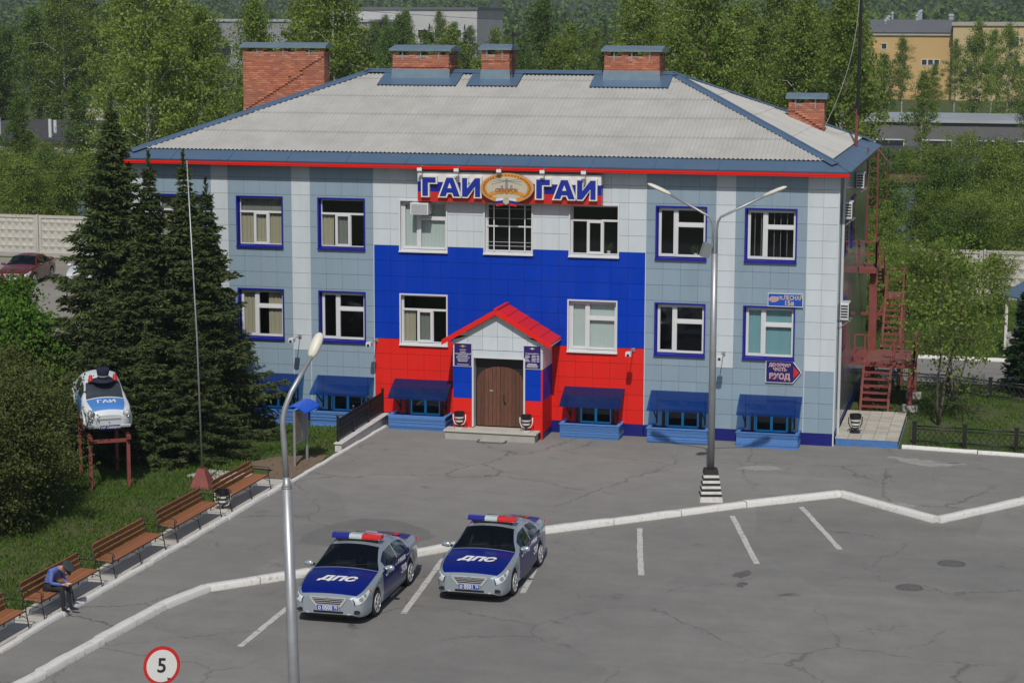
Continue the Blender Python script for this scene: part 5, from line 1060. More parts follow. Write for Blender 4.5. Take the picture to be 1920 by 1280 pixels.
def car_body(sp, t, paint_, hood_m=None, door_m=None, y_off=0.0, car_glass=car_glass):
    L = sp['L']; cuts = [sp['ws0'],sp['ws1'],sp['bl0'],sp['bl1'],*sp['hood'],*sp['deck'],*sp['hl'],*[a for p in sp['sw'] for a in p],*[a for p in sp['door'] for a in p]]
    keys = [0,.02,.06]
    for c in sorted(cuts):
        if keys[-1]+.015 < c < L-.02: keys.append(round(c,3))
    keys.append(L); S = [0]
    for a, b in zip(keys, keys[1:]):
        n_ = max(1, math.ceil((b-a)/.045)); S += [a+(b-a)*(i+1)/n_ for i in range(n_)]
    S = np.array(S)
    C = {k: curve(sp[k], S) for k in ('W','zb','zs','ws','wr_','zr','zt')}
    for a in sp['axles']:
        d = np.abs(S-a); ar = sp['wr'] + np.sqrt(np.maximum(0, sp['arch']**2-d**2)); C['zb'] = np.where(d < sp['arch'], np.maximum(C['zb'], ar), C['zb'])
    pts = []
    for i in range(len(S)):
        W, zb, zs, ws, wr, zr, zt = (C[k][i] for k in ('W','zb','zs','ws','wr_','zr','zt')); H = max(zs-zb, .05)
        sec = [(W*.94,zb),(W*.985,zb+.10*H),(W,zb+.36*H),(W*.996,zb+.64*H),(W*.985,zb+.86*H),(ws,zs)]
        bul = .02 if zr-zs > .12 else .0
        for u in (.25,.5,.75): sec.append((ws+(wr-ws)*u+bul*math.sin(PI*u), zs+(zr-zs)*u))
        sec.append((wr,zr))
        for u in (.18,.42,.70,1.0): sec.append((wr*(1-u), zr+(zt-zr)*(1-(1-u)**2)))
        pts.append(sec)
    K = len(pts[0])
    def co(i, j):
        sg = 1 if j >= 0 else -1; a = abs(j)
        x, z = pts[i][a]; return (x*sg, S[i]+y_off, z)
    groups = {}
    def put(key, m, quad): groups.setdefault((key, m.name), (m, []))[1].append(quad)
    for i in range(len(S)-1):
        sm = (S[i]+S[i+1])/2
        for j in range(K-1):
            nm, m = 'body', paint_
            if j >= 9:
                if sp['ws0'] < sm < sp['ws1']: nm, m = 'windscreen', car_glass
                elif sp['bl0'] < sm < sp['bl1']: nm, m = 'rear_window', car_glass
                elif sp['hood'][0] < sm < sp['hood'][1]: nm, m = 'bonnet', hood_m or paint_
                elif sp['deck'][0] < sm < sp['deck'][1]: nm, m = 'boot_lid', hood_m or paint_
            elif 5 <= j < 9 and any(a < sm < b for a, b in sp['sw']) and j < 8: nm, m = 'side_window', car_glass
            elif j < 5 and any(a < sm < b for a, b in sp['door']) and j >= 1: nm, m = 'door', door_m or paint_
            elif sp['hli'][0] <= j < sp['hli'][1] and sp['hl'][0] < sm < sp['hl'][1] and (j > 3 or sm > .12): nm, m = 'headlight', lens_m
            for sg in (1, -1):
                key = nm + ('' if nm in ('body','bonnet','windscreen','rear_window','boot_lid') else ('L' if sg > 0 else 'R'))
                if nm == 'door': key += str([a < sm < b for a, b in sp['door']].index(True))
                if nm == 'side_window': key += str([a < sm < b for a, b in sp['sw']].index(True))
                x = [(i,j),(i+1,j),(i+1,j+1),(i,j+1)]
                q = [(p[0]*(1), *p[1:]) if sg > 0 else (-p[0], *p[1:]) for p in (co(*y) for y in x)]
                put(key, m, (nm, q if sg < 0 else q[::-1]))
    for i, rev in ((0, False), (len(S)-1, True)):       # nose and tail caps
        for j in range(K-1):
            a, b = pts[i][j], pts[i][j+1]; q = [(a[0],S[i]+y_off,a[1]),(-a[0],S[i]+y_off,a[1]),(-b[0],S[i]+y_off,b[1]),(b[0],S[i]+y_off,b[1])]
            put('body', paint_, ('body', q if rev else q[::-1]))
    for (key, _), (m, qs) in groups.items():
        idx = {}; vs_ = []; fs_ = []
        for (_, q) in qs:
            f = []
            for p in q:
                kk = tuple(round(c, 4) for c in p)
                if kk not in idx: idx[kk] = len(vs_); vs_.append(p)
                if not f or f[-1] != idx[kk]: f.append(idx[kk])
            if len(f) > 1 and f[0] == f[-1]: f.pop()
            if len(f) >= 3: fs_.append(tuple(f))
        mb = MB(); mb.add(vs_, fs_); o = mb.build(qs[0][0], m, t, smooth=True)
        if qs[0][0] == 'body': o.data.set_sharp_from_angle(angle=R(55))
    mb = MB(); mb.box(-sp['tr']+.09, sp['tr']-.09, .15+y_off, L-.2+y_off, .17, .60); mb.build('underbody', plastic, t)
    def section(s):
        W, zb, zs, ws, wr, zr, zt = (float(curve(sp[k], np.array([s]))[0]) for k in ('W','zb','zs','ws','wr_','zr','zt')); H = max(zs-zb, .05)
        sec = [(W*.94,zb),(W*.985,zb+.10*H),(W,zb+.36*H),(W*.996,zb+.64*H),(W*.985,zb+.86*H),(ws,zs)]+[(ws+(wr-ws)*u, zs+(zr-zs)*u) for u in (.25,.5,.75)]+[(wr,zr)]
        return sec+[(wr*(1-u), zr+(zt-zr)*(1-(1-u)**2)) for u in (.18,.42,.70,1.0)]
    def surf(s, j):
        sec = section(s); a = min(int(j), len(sec)-2); f = j-a; return V((sec[a][0]*(1-f)+sec[a+1][0]*f, s+y_off, sec[a][1]*(1-f)+sec[a+1][1]*f))
    def patch(name, par, m, sg, s0, s1, jb, jt, off, ns=10, nj=5):
        mb = MB(); vs_ = []
        for i in range(ns+1):
            u = i/ns; s = s0+(s1-s0)*u
            for k in range(nj+1):
                j = jb(u)+(jt(u)-jb(u))*k/nj; p_ = surf(s, j); du = surf(s+.01, j)-surf(max(0,s-.01), j); dv = surf(s, j+.1)-surf(s, max(0,j-.1)); n_ = du.cross(dv).normalized()
                if n_.x < 0 and abs(n_.x) > .3: n_ = -n_
                elif n_.z < 0: n_ = -n_
                p_ = p_+n_*off; vs_.append((p_.x*sg, p_.y, p_.z))
        mb.add(vs_, [(i*(nj+1)+k, (i+1)*(nj+1)+k, (i+1)*(nj+1)+k+1, i*(nj+1)+k+1) for i in range(ns) for k in range(nj)]); return mb.build(name, m, par, smooth=True)
    t_patch[0] = patch
    return lambda s: {k: float(curve(sp[k], np.array([s]))[0]) for k in ('W','zb','zs','ws','wr_','zr','zt')}
def wheel(t, x, y, r, w, sg, hubcap=False):
    mb = MB(); mb.lathe([(r*.66,-w/2),(r*.93,-w/2),(r,-w*.32),(r,w*.32),(r*.93,w/2),(r*.66,w/2)], 28, (x,y,r), 'x'); wh = mb.build('wheel', rubber, t, angle=40)
    mb = MB(); xo = x+sg*(w*.5+.003); 
    if hubcap: mb.lathe([(r*.66,-.01),(r*.62,.015),(r*.25,.03),(.001,.035)][::1], 20, (xo-.0,y,r), 'x')
    else:
        mb.lathe([(r*.70,-.02),(r*.70,.012),(r*.63,.014),(r*.60,-.02)], 28, (xo,y,r), 'x')
        for k in range(7):
            a = 2*PI*k/7; c, s_ = math.cos(a), math.sin(a); mb.bar((xo+.005*sg,y+c*r*.1,r+s_*r*.1),(xo+.005*sg,y+c*r*.64,r+s_*r*.64),.05,.02,up=(1,0,0))
        mb.lathe([(r*.16,-.02),(r*.14,.02)], 12, (xo,y,r), 'x')
    mb.build('rim', rim_m, wh, angle=40)
    if not hubcap: mb = MB(); mb.lathe([(r*.62,-.001),(r*.62,.001)], 20, (x+sg*w*.18,y,r), 'x'); mb.build('brake_disc', plastic, wh)
silver = mat('silver_paint', (.41,.47,.515), .25, metal=.5, var=.0, coat=.6); car_blue = mat('police_blue', (.0004,.008,.15), .3, var=.0, coat=.3, spec=.3)
lb_blue, lb_red, lb_clear = mat('beacon_blue', (.008,.012,.22), .12, coat=.8), mat('beacon_red', (.55,.015,.012), .12, coat=.8), mat('beacon_clear', (.45,.50,.50), .12, coat=.8)
def sedan(label, loc, rz, kind, num=None):
    sp = CAMRY; t = thing('police_car' if kind == 'police' else 'parked_car', label, 'police car' if kind == 'police' else 'car', loc, rz, 'patrol cars in the lot' if kind == 'police' else 'cars in the rear yard')
    pm = {'police': silver, 'red': mat('maroon_paint', (.13,.012,.014), .25, coat=.7, var=.05), 'white': mat('white_car_paint', (.6,.62,.64), .25, coat=.6, var=.03)}[kind]; O = -.95
    at = car_body(sp, t, pm, car_blue if kind == 'police' else None, car_blue if kind == 'police' else None, O)
    for a in sp['axles']:
        for sg in (-1, 1): wheel(t, sg*.785, a+O, sp['wr'], .215, sg)
    # front: grille, plate, lower intake, fog lamps
    gz = [(.47,.26),(.655,.40)]; mb = MB(); mb.prism([(-.26,.47),(.26,.47),(.40,.645),(-.40,.645)], lambda u, v: (u,O-.012,v), (0,.02,0)); gr = mb.build('grille', plastic, t)
    for k in range(4): z = .495+k*.042; w = .275+(z-.47)*.72; mb = MB(); mb.box(-w,w,O-.026,O-.010,z-.005,z+.006); mb.build('grille_bar', chrome, gr, bevel=.004)
    mb = MB()
    for sg in (-1, 1): mb.bar((sg*.28,O-.015,.455),(sg*.43,O-.015,.65),.045,.02,up=(0,1,0))
    mb.bar((-.43,O-.012,.662),(.43,O-.012,.662),.03,.03); mb.build('grille_frame', chrome, gr)
    mb = MB(); n = 18; mb.tube([(.062*math.cos(2*PI*k/n),O-.034,.625+.042*math.sin(2*PI*k/n)) for k in range(n+1)], .008, 6, caps=False); mb.tube([(.024*math.cos(2*PI*k/n),O-.034,.63+.032*math.sin(2*PI*k/n)) for k in range(n+1)], .006, 6, caps=False); mb.tube([(.045*math.cos(2*PI*k/n),O-.034,.645+.014*math.sin(2*PI*k/n)) for k in range(n+1)], .006, 6, caps=False); mb.lathe([(.062,-.03),(.062,-.026)], 18, (0,O,.625), 'y', sy=.68); mb.build('badge', grey_metal, gr, smooth=True)
    for sg in (-1, 1):
        hb = t_patch[0]('headlight', t, plastic, sg, .012, .60, lambda u: 3.05+1.5*u, lambda u: 6.4-.9*u, .003); t_patch[0]('lens', hb, lens_m, sg, .022, .575, lambda u: 3.22+1.45*u, lambda u: 6.2-.85*u, .008)
        for (sa, sb) in ((.07,.16),(.20,.29)): t_patch[0]('reflector', hb, grey_metal, sg, sa, sb, lambda u: 4.1+(sa*2.2)-.5*math.sin(PI*u)+.0, lambda u: 4.7+(sa*2.2)+.5*math.sin(PI*u), .011, 6, 3)
        t_patch[0]('indicator', hb, mat('amber_lens', (.55,.16,.06), .2), sg, .46, .56, lambda u: 4.45+.2*u, lambda u: 5.3, .011, 3, 2)
    mb = MB(); mb.box(-.36,.36,O-.008,O+.02,.285,.345); mb.build('lower_intake', plastic, t, bevel=.01)
    for sg in (-1, 1):
        mb = MB(); mb.lathe([(.085,-.02),(.08,.02)], 14, (sg*.66,O+.03,.335), 'y', sx=1.25, sy=.55); mb.build('fog_lamp', plastic, t)
        mb = MB(); mb.bar((sg*.46,O+.0,.285),(sg*.72,O+.06,.295),.035,.03); mb.build('bumper_trim', chrome if kind == 'police' else pm, t)
        a = at(1.62); x = a['ws']; mb = MB(); mb.add([],[]); mb.lathe([(.0,-.13),(.055,-.11),(.08,-.03),(.085,.05),(.06,.10),(.0,.11)], 12, (sg*(x+.13),1.60+O,1.00), 'x', sx=.75, sy=.85); mr = mb.build('mirror', pm, t, smooth=True); mb = MB(); mb.bar((sg*(x-.02),1.62+O,.96),(sg*(x+.07),1.62+O,.98),.06,.05); mb.build('mirror_arm', plastic, mr)
        for s0 in (2.5,3.46): mb = MB(); mb.bar((sg*.914,s0-.1+O,.86),(sg*.914,s0+.08+O,.87),.02,.03,up=(1,0,0)); mb.build('door_handle', pm, t)
        mb = MB(); mb.box(sg*.62-.16,sg*.62+.16,4.735+O,4.80+O-.02,.82,.96); mb.build('tail_light', lb_red, t)
    mb = MB(); mb.box(-.262,.262,O-.042,O-.014,.365,.48); pl = mb.build('number_plate', mat('plate_blue', (.012,.05,.33), .4) if kind == 'police' else white_pvc, t, bevel=.004); mb = MB(); ring(mb,-.27,.27,.357,.488,.01,O-.046,O-.030); mb.build('plate_frame', chrome, pl)
    for (xx, yy) in ((-.37,2.25),(.37,2.25),(-.37,3.15),(.37,3.15)):
        mb = MB(); mb.box(xx-.24,xx+.24,yy-.25+O,yy+.25+O,.6,.74); mb.add([(xx-.23,yy+.22+O,.7),(xx+.23,yy+.22+O,.7),(xx+.20,yy+.42+O,1.16),(xx-.20,yy+.42+O,1.16),(xx-.23,yy+.34+O,.7),(xx+.23,yy+.34+O,.7),(xx+.20,yy+.50+O,1.16),(xx-.20,yy+.50+O,1.16)], [(0,1,2,3),(7,6,5,4),(0,3,7,4),(1,5,6,2),(3,2,6,7)]); mb.box(xx-.12,xx+.12,yy+.44+O,yy+.52+O,1.18,1.32); mb.build('seat', seat_m, t, bevel=.02)
    mb = MB(); mb.box(-.76,.76,1.38+O,1.85+O,.62,.93); mb.build('dashboard', plastic, t, bevel=.05)
    for sg in (-1, 1):
        for e in (1.42,2.66,3.62): t_patch[0]('panel_gap', t, plastic, sg, e-.007, e+.007, lambda u: .8, lambda u: 4.98, .003, 1, 8)
        t_patch[0]('panel_gap', t, plastic, sg, .18, 1.36, lambda u: 8.86, lambda u: 8.99, .003, 14, 1)
        t_patch[0]('panel_gap', t, plastic, sg, 1.42, 3.62, lambda u: .8, lambda u: .95, .003, 20, 1)
        t_patch[0]('window_seal', t, plastic, sg, 1.60, 3.66, lambda u: 4.97, lambda u: 5.10, .004, 20, 1)
    for k in range(2):   # wipers
        mb = MB(); mb.bar((-.45+.5*k,1.42+O,1.055),(.05+.55*k,1.50+O,1.10),.015,.012); mb.build('wiper', plastic, t)
    mb = MB(); mb.tube([(.36+.17*math.cos(2*PI*k/16),1.78+O+.05*math.sin(2*PI*k/16),1.05+.15*math.sin(2*PI*k/16)) for k in range(17)], .014, 6, caps=False); mb.build('steering_wheel', plastic, t)
    if kind == 'police':
        text('plate_number', 'о 0%s' % num, .135, ink_white, pl, (-.06,O-.043,.422), ext=.002, bold=.003, sx=.88); text('plate_region', '70', .095, ink_white, pl, (.19,O-.043,.43), ext=.002, bold=.002, sx=.9)
        sl = math.atan2(.10, .5); text('bonnet_lettering', 'ДПС', .31, ink_white, t, (0,.68+O,at(.68)['zt']+.012), rot=(-sl*0+math.atan((at(1.0)['zt']-at(.6)['zt'])/.4),0,0), ext=.004, bold=.016, sx=1.22, shear=.28)
        mb = MB(); mb.box(-.52,.52,2.18+O,2.40+O,1.47,1.50); lbr = mb.build('light_bar', plastic, t)
        for sg in (-.45,.45): mb = MB(); mb.box(sg-.04,sg+.04,2.22+O,2.36+O,1.42,1.47); mb.build('bar_foot', plastic, lbr)
        for (xa, xb, m) in ((-.62,-.19,lb_blue),(-.19,.14,lb_clear),(.14,.62,lb_red)): mb = MB(); mb.prism([(-.13,0),(.13,0),(.13,.05),(.08,.115),(-.08,.115),(-.13,.05)], lambda u, v: (xa+.003, 2.29+O+u, 1.50+v), (xb-xa-.006,0,0)); mb.build('lens', m, lbr, bevel=.012)
        for sg, rz_ in ((1, PI/2), (-1, -PI/2)):
            text('side_number', num, .26, ink_white, t, (sg*.918,3.12+O,.60), rot=(PI/2,0,rz_), ext=.004, bold=.006, sx=1.15); text('side_lettering', 'ДПС', .13, ink_white, t, (sg*.908,1.85+O,.84), rot=(PI/2,0,rz_), ext=.004, bold=.004, sx=1.3); text('side_lettering', 'ГИБДД', .13, ink_white, t, (sg*.908,2.95+O,.86), rot=(PI/2,0,rz_), ext=.004, bold=.004, sx=1.3)
        for (x, m) in ((-.3,tw),(0,tb),(.3,tr_)): mb = MB(); z = at(4.3)['zt']; mb.box(x-.14,x+.14,4.2+O,4.4+O,z+.002,z+.008); mb.build('boot_marking', m, t)
    return t
sedan('silver and blue patrol car nearest the camera, left of the two', (-9.49,-22.37,.004), R(0.4), 'police', '500')
sedan('silver and blue patrol car parked to the right, by the kerb', (-6.79,-19.85,.004), R(0.1), 'police', '501')
sedan('dark red saloon parked by the concrete fence at the left', (-44.95,31.0,.004), R(8), 'red'); sedan('white car mostly hidden behind the spruces', (-41.4,31.5,.004), R(10), 'white')

# small old police car shown on a red stand, giant cap on its roof
zw = mat('old_white_paint', (.62,.65,.68), .4, var=.06, coat=.2, grime=.06); zb_ = mat('sky_blue_paint', (.07,.22,.55), .4, var=.05, coat=.2)
t = thing('display_car', 'small vintage white police car with blue bonnet mounted on a stand', 'car', (-20.62,-11.05,1.62), R(33)); t.rotation_euler = (R(9), 0, R(33))
O = -.62; at = car_body(ZAZ, t, zw, zb_, zb_, O, mat('old_car_glass', (.035,.045,.055), .12, var=.1, spec=.6))  # opaque glass, the windscreen's grey-blue reflection put into its base colour
for a in ZAZ['axles']:
    for sg in (-1, 1): wheel(t, sg*.575, a+O, ZAZ['wr'], .15, sg, True)
for sg in (-1, 1):
    mb = MB(); mb.lathe([(.115,.06),(.12,-.01),(.105,-.03)], 18, (sg*.52,O+.06,.745), 'y'); h = mb.build('headlight', zw, t, smooth=True); mb = MB(); mb.lathe([(.09,-.03),(.06,-.055),(.001,-.065)], 18, (sg*.52,O+.06,.745), 'y'); mb.build('lens', lens_m, h, smooth=True); mb = MB(); n = 18; mb.tube([(sg*.52+.10*math.cos(2*PI*k/n),O+.028,.745+.10*math.sin(2*PI*k/n)) for k in range(n+1)], .012, 6, caps=False); mb.build('chrome_ring', chrome, h, smooth=True)
    mb = MB(); n = 12; prof = [(.24*math.cos(PI*k/n)*1.0+.0, .0) for k in range(n+1)]       # front and rear wings
    for ax in ZAZ['axles']: mb = MB(); mb.tube([(sg*.655,O+ax+.36*math.cos(PI*k/n),.285+.37*math.sin(PI*k/n)) for k in range(n+1)], .07, 8); mb.build('wing', zw, t, smooth=True)
    mb = MB(); mb.lathe([(.035,0),(.03,.02)], 10, (sg*.50,O+.03,.58), 'y'); mb.build('indicator', lens_m, t)
    mb = MB(); mb.lathe([(.085,0),(.085,.05),(.07,.06),(.055,.17),(.02,.20),(.001,.20)], 14, (sg*.36,1.28+O,1.36)); mb.build('beacon', lb_red, t, smooth=True)
mb = MB(); mb.bar((-.62,O-.09,.40),(.62,O-.09,.40),.07,.09); mb.build('bumper', chrome, t, bevel=.02)
mb = MB(); mb.prism([(-.36,.58),(.36,.58),(.33,.64),(-.33,.64)], lambda u, v: (u,O-.02,v), (0,.03,0)); mb.build('grille', chrome, t, bevel=.01)
mb = MB(); mb.box(-.30,.30,O-.155,O-.135,.335,.455); pl = mb.build('number_plate', mat('plate_navy', (.012,.02,.14), .4), t); text('plate_number', 'ГАИ Северск', .105, ink_white, pl, (0,O-.157,.395), ext=.002, bold=.003, sx=.92)
mb = MB(); n = 24; zt = at(.86)['zt']; text('bonnet_lettering', 'ГАИ', .26, ink_white, t, (.0,.55+O,at(.55)['zt']+.004), rot=(.1,0,0), ext=.004, bold=.008, sx=1.1)
cap_n = mat('cap_navy', (.012,.014,.035), .7, var=.2); mb = MB(); mb.lathe([(.33,0),(.34,.02),(.20,.06),(.17,.08)], 24, sy=.85); mb.lathe([(.17,.06),(.165,.16),(.195,.34),(.185,.38),(.001,.39)], 20); c = mb.build('roof_cap', cap_n, t, angle=45); c.location = (0,1.22+O,1.385); mb = MB(); mb.lathe([(.168,.16),(.172,.185)], 20); mb.build('cap_band', white_pvc, c)
t2 = thing('display_stand', 'red steel stand raising the vintage police car', 'stand', (-20.62,-11.05,0), R(33))
for (x, y) in ((-.56,-.55),(.56,-.55),(-.56,1.75),(.56,1.75)): mb = MB(); zt = 1.82 + y*math.sin(R(9))-.22; mb.box(x-.05,x+.05,y-.05,y+.05,-.03,zt); mb.build('leg', red_iron, t2)
for x in (-.56,.56): mb = MB(); mb.bar((x,-.75,1.52),(x,2.1,1.52+2.85*math.sin(R(9))),.12,.10); mb.build('beam', red_iron, t2)
for y in (-.55,1.75): mb = MB(); z = 1.56+y*math.sin(R(9)); mb.bar((-.6,y,z-.05),(.6,y,z-.05),.10,.10); mb.build('cross_beam', red_iron, t2)
# ================================================================ vegetation
def leaves_mesh(name, C, size, m, aspect=1.5, seed=0, D=None, flat=0.0):
    """rhombic leaf faces at centres C; D gives the long-axis direction, else random"""
    rg = np.random.default_rng(seed); n = len(C); sz = (size*rg.uniform(.6, 1.35, n))[:,None]
    if D is None: D = rg.normal(size=(n,3)); D[:,2] -= .4
    D = D/np.linalg.norm(D, axis=1, keepdims=True); A = rg.normal(size=(n,3)); A[:,2] *= (1-flat); A -= D*(A*D).sum(1, keepdims=True); A /= np.linalg.norm(A, axis=1, keepdims=True)+1e-9
    P = np.stack([C-D*sz*aspect*.5, C+A*sz*.5, C+D*sz*aspect*.5, C-A*sz*.5], 1).reshape(-1,3).astype(np.float32)
    me = bpy.data.meshes.new(name); me.vertices.add(4*n); me.vertices.foreach_set('co', P.ravel()); me.loops.add(4*n); me.loops.foreach_set('vertex_index', np.arange(4*n, dtype=np.int32))
    me.polygons.add(n); me.polygons.foreach_set('loop_start', np.arange(0,4*n,4,dtype=np.int32)); me.materials.append(m); me.update(); me.validate(); return me
birch_bark, nt, p = nodes('birch_bark'); geo = nd(nt, 'ShaderNodeTexCoord'); mp = nd(nt, 'ShaderNodeMapping'); mp.inputs['Scale'].default_value = (2,2,9); lnk(nt, geo.outputs['Object'], mp.inputs[0])
lnk(nt, mixc(nt, ramp(nt, noise(nt, mp.outputs[0], 1.2, 5, .7), ((.48,0.0),(.6,1.0))), (.46,.45,.41), (.07,.065,.06)), p.inputs['Base Color']); p.inputs['Roughness'].default_value = .9
grey_bark = mat('grey_bark', (.12,.10,.08), .95, var=.35, scale=4, bump=.6, bscale=20)
L_birch = leaf_mat('birch_leaves', (.175,.265,.048), (.27,.345,.085), .5, .16, .35, (.33,.35,.13)); L_dark = leaf_mat('dark_leaves', (.085,.155,.034), (.14,.21,.05), .35, .2, .4); L_bush = leaf_mat('bush_leaves', (.07,.15,.022), (.11,.20,.035), .35, .2, .7)
L_olive = leaf_mat('olive_leaves', (.085,.11,.032), (.135,.165,.05), .32, .15, .9, (.15,.13,.065)); L_spruce = leaf_mat('spruce_needles', (.058,.088,.034), (.100,.130,.046), .25, .15, .9, (.20,.21,.075)); L_pine = leaf_mat('pine_needles', (.018,.042,.018), (.03,.06,.022), .12, .15, .9)
def decid(seed, H, Rc, base, nb, nleaf, leaf, lm, bark, trunk_r, up=.75, stems=1, spread=.42, wander=.25):
    rg = np.random.default_rng(seed); tb = MB(); CL = []; W8 = []
    for st_ in range(stems):
        a0 = rg.uniform(0,2*PI); lean = (0 if stems == 1 else rg.uniform(.15,.55)); k = 7
        tp = [np.array([0,0,-.1])]
        for i in range(1, k+1):
            f = i/k; tp.append(np.array([math.cos(a0)*lean*H*f*.6 + rg.normal(0,wander)*f*.6, math.sin(a0)*lean*H*f*.6 + rg.normal(0,wander)*f*.6, H*f*(.97 if stems == 1 else rg.uniform(.8,1.0))]))
        tr0 = trunk_r/math.sqrt(stems); tb.tube(tp, [max(.012, tr0*(1-.9*i/k)) for i in range(k+1)], 7)
        def tat(f): x = f*k; i = min(int(x), k-1); return tp[i]*(1-(x-i)) + tp[i+1]*(x-i)
        for b in range(nb//stems):
            f = base + (1-base)*((b+.5)/(nb//stems))**.9; f = min(.99, f+rg.normal(0,.02)); o = tat(f); az = b*2.4+rg.uniform(-.5,.5)+st_
            t_ = (f-base)/(1-base); prof = (math.sin(PI*min(1,(t_*.85+.15)))**.7)*(1-.35*t_); L = Rc*prof*rg.uniform(.65,1.2); el = up*(.55+.7*t_)+rg.normal(0,.12)
            d = np.array([math.cos(az)*math.cos(el), math.sin(az)*math.cos(el), math.sin(el)]); e = o + d*L; mid = o + d*L*.55 + np.array([0,0,.08*L]); e = e - np.array([0,0,.18*L])
            tb.tube([o, mid, e], [max(.008,tr0*.32*(1-f*.6)), max(.006,tr0*.2*(1-f*.6)), .005], 4, caps=False)
            for q in range(5):
                g_ = rg.uniform(.3,1.05); c = (o*(1-g_)+mid*g_*1.0 if g_ < .5 else mid*(1-(g_-.5)*2)+e*(g_-.5)*2) + rg.normal(0,.16*L+.08,3); CL.append(c); W8.append(.5+L)
        CL.append(tp[-1]); W8.append(1.0)
    CL = np.array(CL); W8 = np.array(W8); idx = rg.choice(len(CL), nleaf, p=W8/W8.sum()); sc = rg.uniform(.5,1.3,len(CL))[idx][:,None]
    C = CL[idx] + rg.normal(size=(nleaf,3))*spread*sc*np.array([1,1,.75]); C[:,2] = np.maximum(C[:,2], .05)
    return tb.mesh('trunk', bark, True), leaves_mesh('crown', C, leaf, lm, 1.35, seed+1)
def spruce(seed, H, Rb, lm=None, dens=1.0, low=.04):
    rg = np.random.default_rng(seed); tb = MB(); tb.tube([(0,0,-.1),(0.03,0,H*.5),(0,0.02,H)], [.012*H+.03,.008*H,.008], 8); C = []; D = []; z = H*low
    tb.tube([(0,0.02,H-.1),(0.01,0.02,H+.55)], [.012,.006], 5)
    for k in range(60):
        q_ = rg.random(); a_ = rg.uniform(0,2*PI); C.append(np.array([math.cos(a_)*.10*(1-q_),math.sin(a_)*.10*(1-q_)+.02,H-.3+.8*q_])); D.append(np.array([math.cos(a_),math.sin(a_),1.2]))
    while z < H*.985:
        f = z/H; Rr = Rb*min(1.0,.62+f*2.2)*(1-f)**.92*(1-.34*f)*1.14*(.87+.20*math.sin(z*4.1+seed)); nbr = 7 if f < .75 else 5; ph = rg.uniform(0,2*PI)
        for b in range(nbr):
            L = max(.10, Rr*rg.uniform(.50,1.28)); az = ph + 2*PI*b/nbr + rg.normal(0,.22); dh = np.array([math.cos(az), math.sin(az), 0]); sd = np.array([-dh[1], dh[0], 0]); droop = .10+.34*(1-f)
            bp = [np.array([0,0,z]) + dh*L*s_ + np.array([0,0,-droop*L*s_+.42*L*droop*2*s_**2.2]) for s_ in (0,.35,.7,1)]; tb.tube(bp, [.02,.014,.009,.004], 3, caps=False)
            n = int(L/.075*dens)+3
            for k in range(n):
                s_ = (k+rg.uniform(0,1))/n; s_ = .10+.90*s_; c = np.array([0,0,z]) + dh*L*s_ + np.array([0,0,-droop*L*s_+.42*L*droop*2*s_**2.2]); tl = .46*(1-.72*s_)*min(1,L)+.10
                for sg in (-1,1):
                    d = dh*rg.uniform(.45,.9)+sd*sg*rg.uniform(.5,1.0)+np.array([0,0,rg.uniform(-.55,.15)]); d /= np.linalg.norm(d)
                    for w in (.22,.48,.74,1.0): C.append(c + d*tl*w*rg.uniform(.85,1.15) + rg.normal(0,.02,3)); D.append(d + rg.normal(0,.35,3))
            D.append(dh); C.append(bp[-1])
        z += max(.12, .25*(1-.40*f))*rg.uniform(.7,1.35)/dens**.5
    C = np.array(C); D = np.array(D); return tb.mesh('trunk', grey_bark, True), leaves_mesh('crown', C, .066, lm or L_spruce, 3.2, seed, D)
def tree(name, label, meshes, loc, s=1.0, rz=None, group=None, cat='tree', sz=None):
    t = thing(name, label, cat, loc, random.uniform(0,2*PI) if rz is None else rz, group); t.scale = (s,s,sz or s)
    link('trunk' if cat == 'tree' else 'stem', meshes[0], t); link('crown' if cat == 'tree' else 'foliage', meshes[1], t); return t
# spruces beside the building
SP = [spruce(11, 10.9, 4.2, dens=1.05), spruce(12, 9.6, 2.7), spruce(13, 9.4, 3.0)]
tree('spruce_tree', 'tallest dark spruce, farthest left beside the building', SP[0], (-23.6,-3.6,0), 1.0, 0.4, 'spruces by the building')
tree('spruce_tree', 'dark spruce with its tip against the left end of the eaves', SP[1], (-22.4,-3.4,0), 1.0, 1.0, 'spruces by the building', sz=.94)
tree('spruce_tree', 'dark spruce with a bare thin leader before the left window', SP[2], (-21.2,-3.3,0), 1.0, 2.1, 'spruces by the building', sz=.96)
tree('spruce_tree', 'dark spruce nearest the flagpole, tip beside the pole', SP[1], (-20.2,-3.9,0), 1.0, 3.3, 'spruces by the building', sz=.86)
tree('spruce_tree', 'shorter dense spruce standing in front of the spruce group', SP[2], (-21.9,-5.6,0), .95, 4.4, 'spruces by the building', sz=.72)
for (x, y, s_, k, lab) in ((-19.5,-6.9,.50,0,'small dense spruce low behind the flagpole slab'),(-20.7,-7.8,.55,1,'small spruce just right of the display stand'),(-22.3,-7.4,.62,0,'small spruce directly behind the vintage police car')): tree('young_spruce', lab, SP[k], (x,y,0), s_, 1.3*k, 'young spruces', sz=s_*.8)
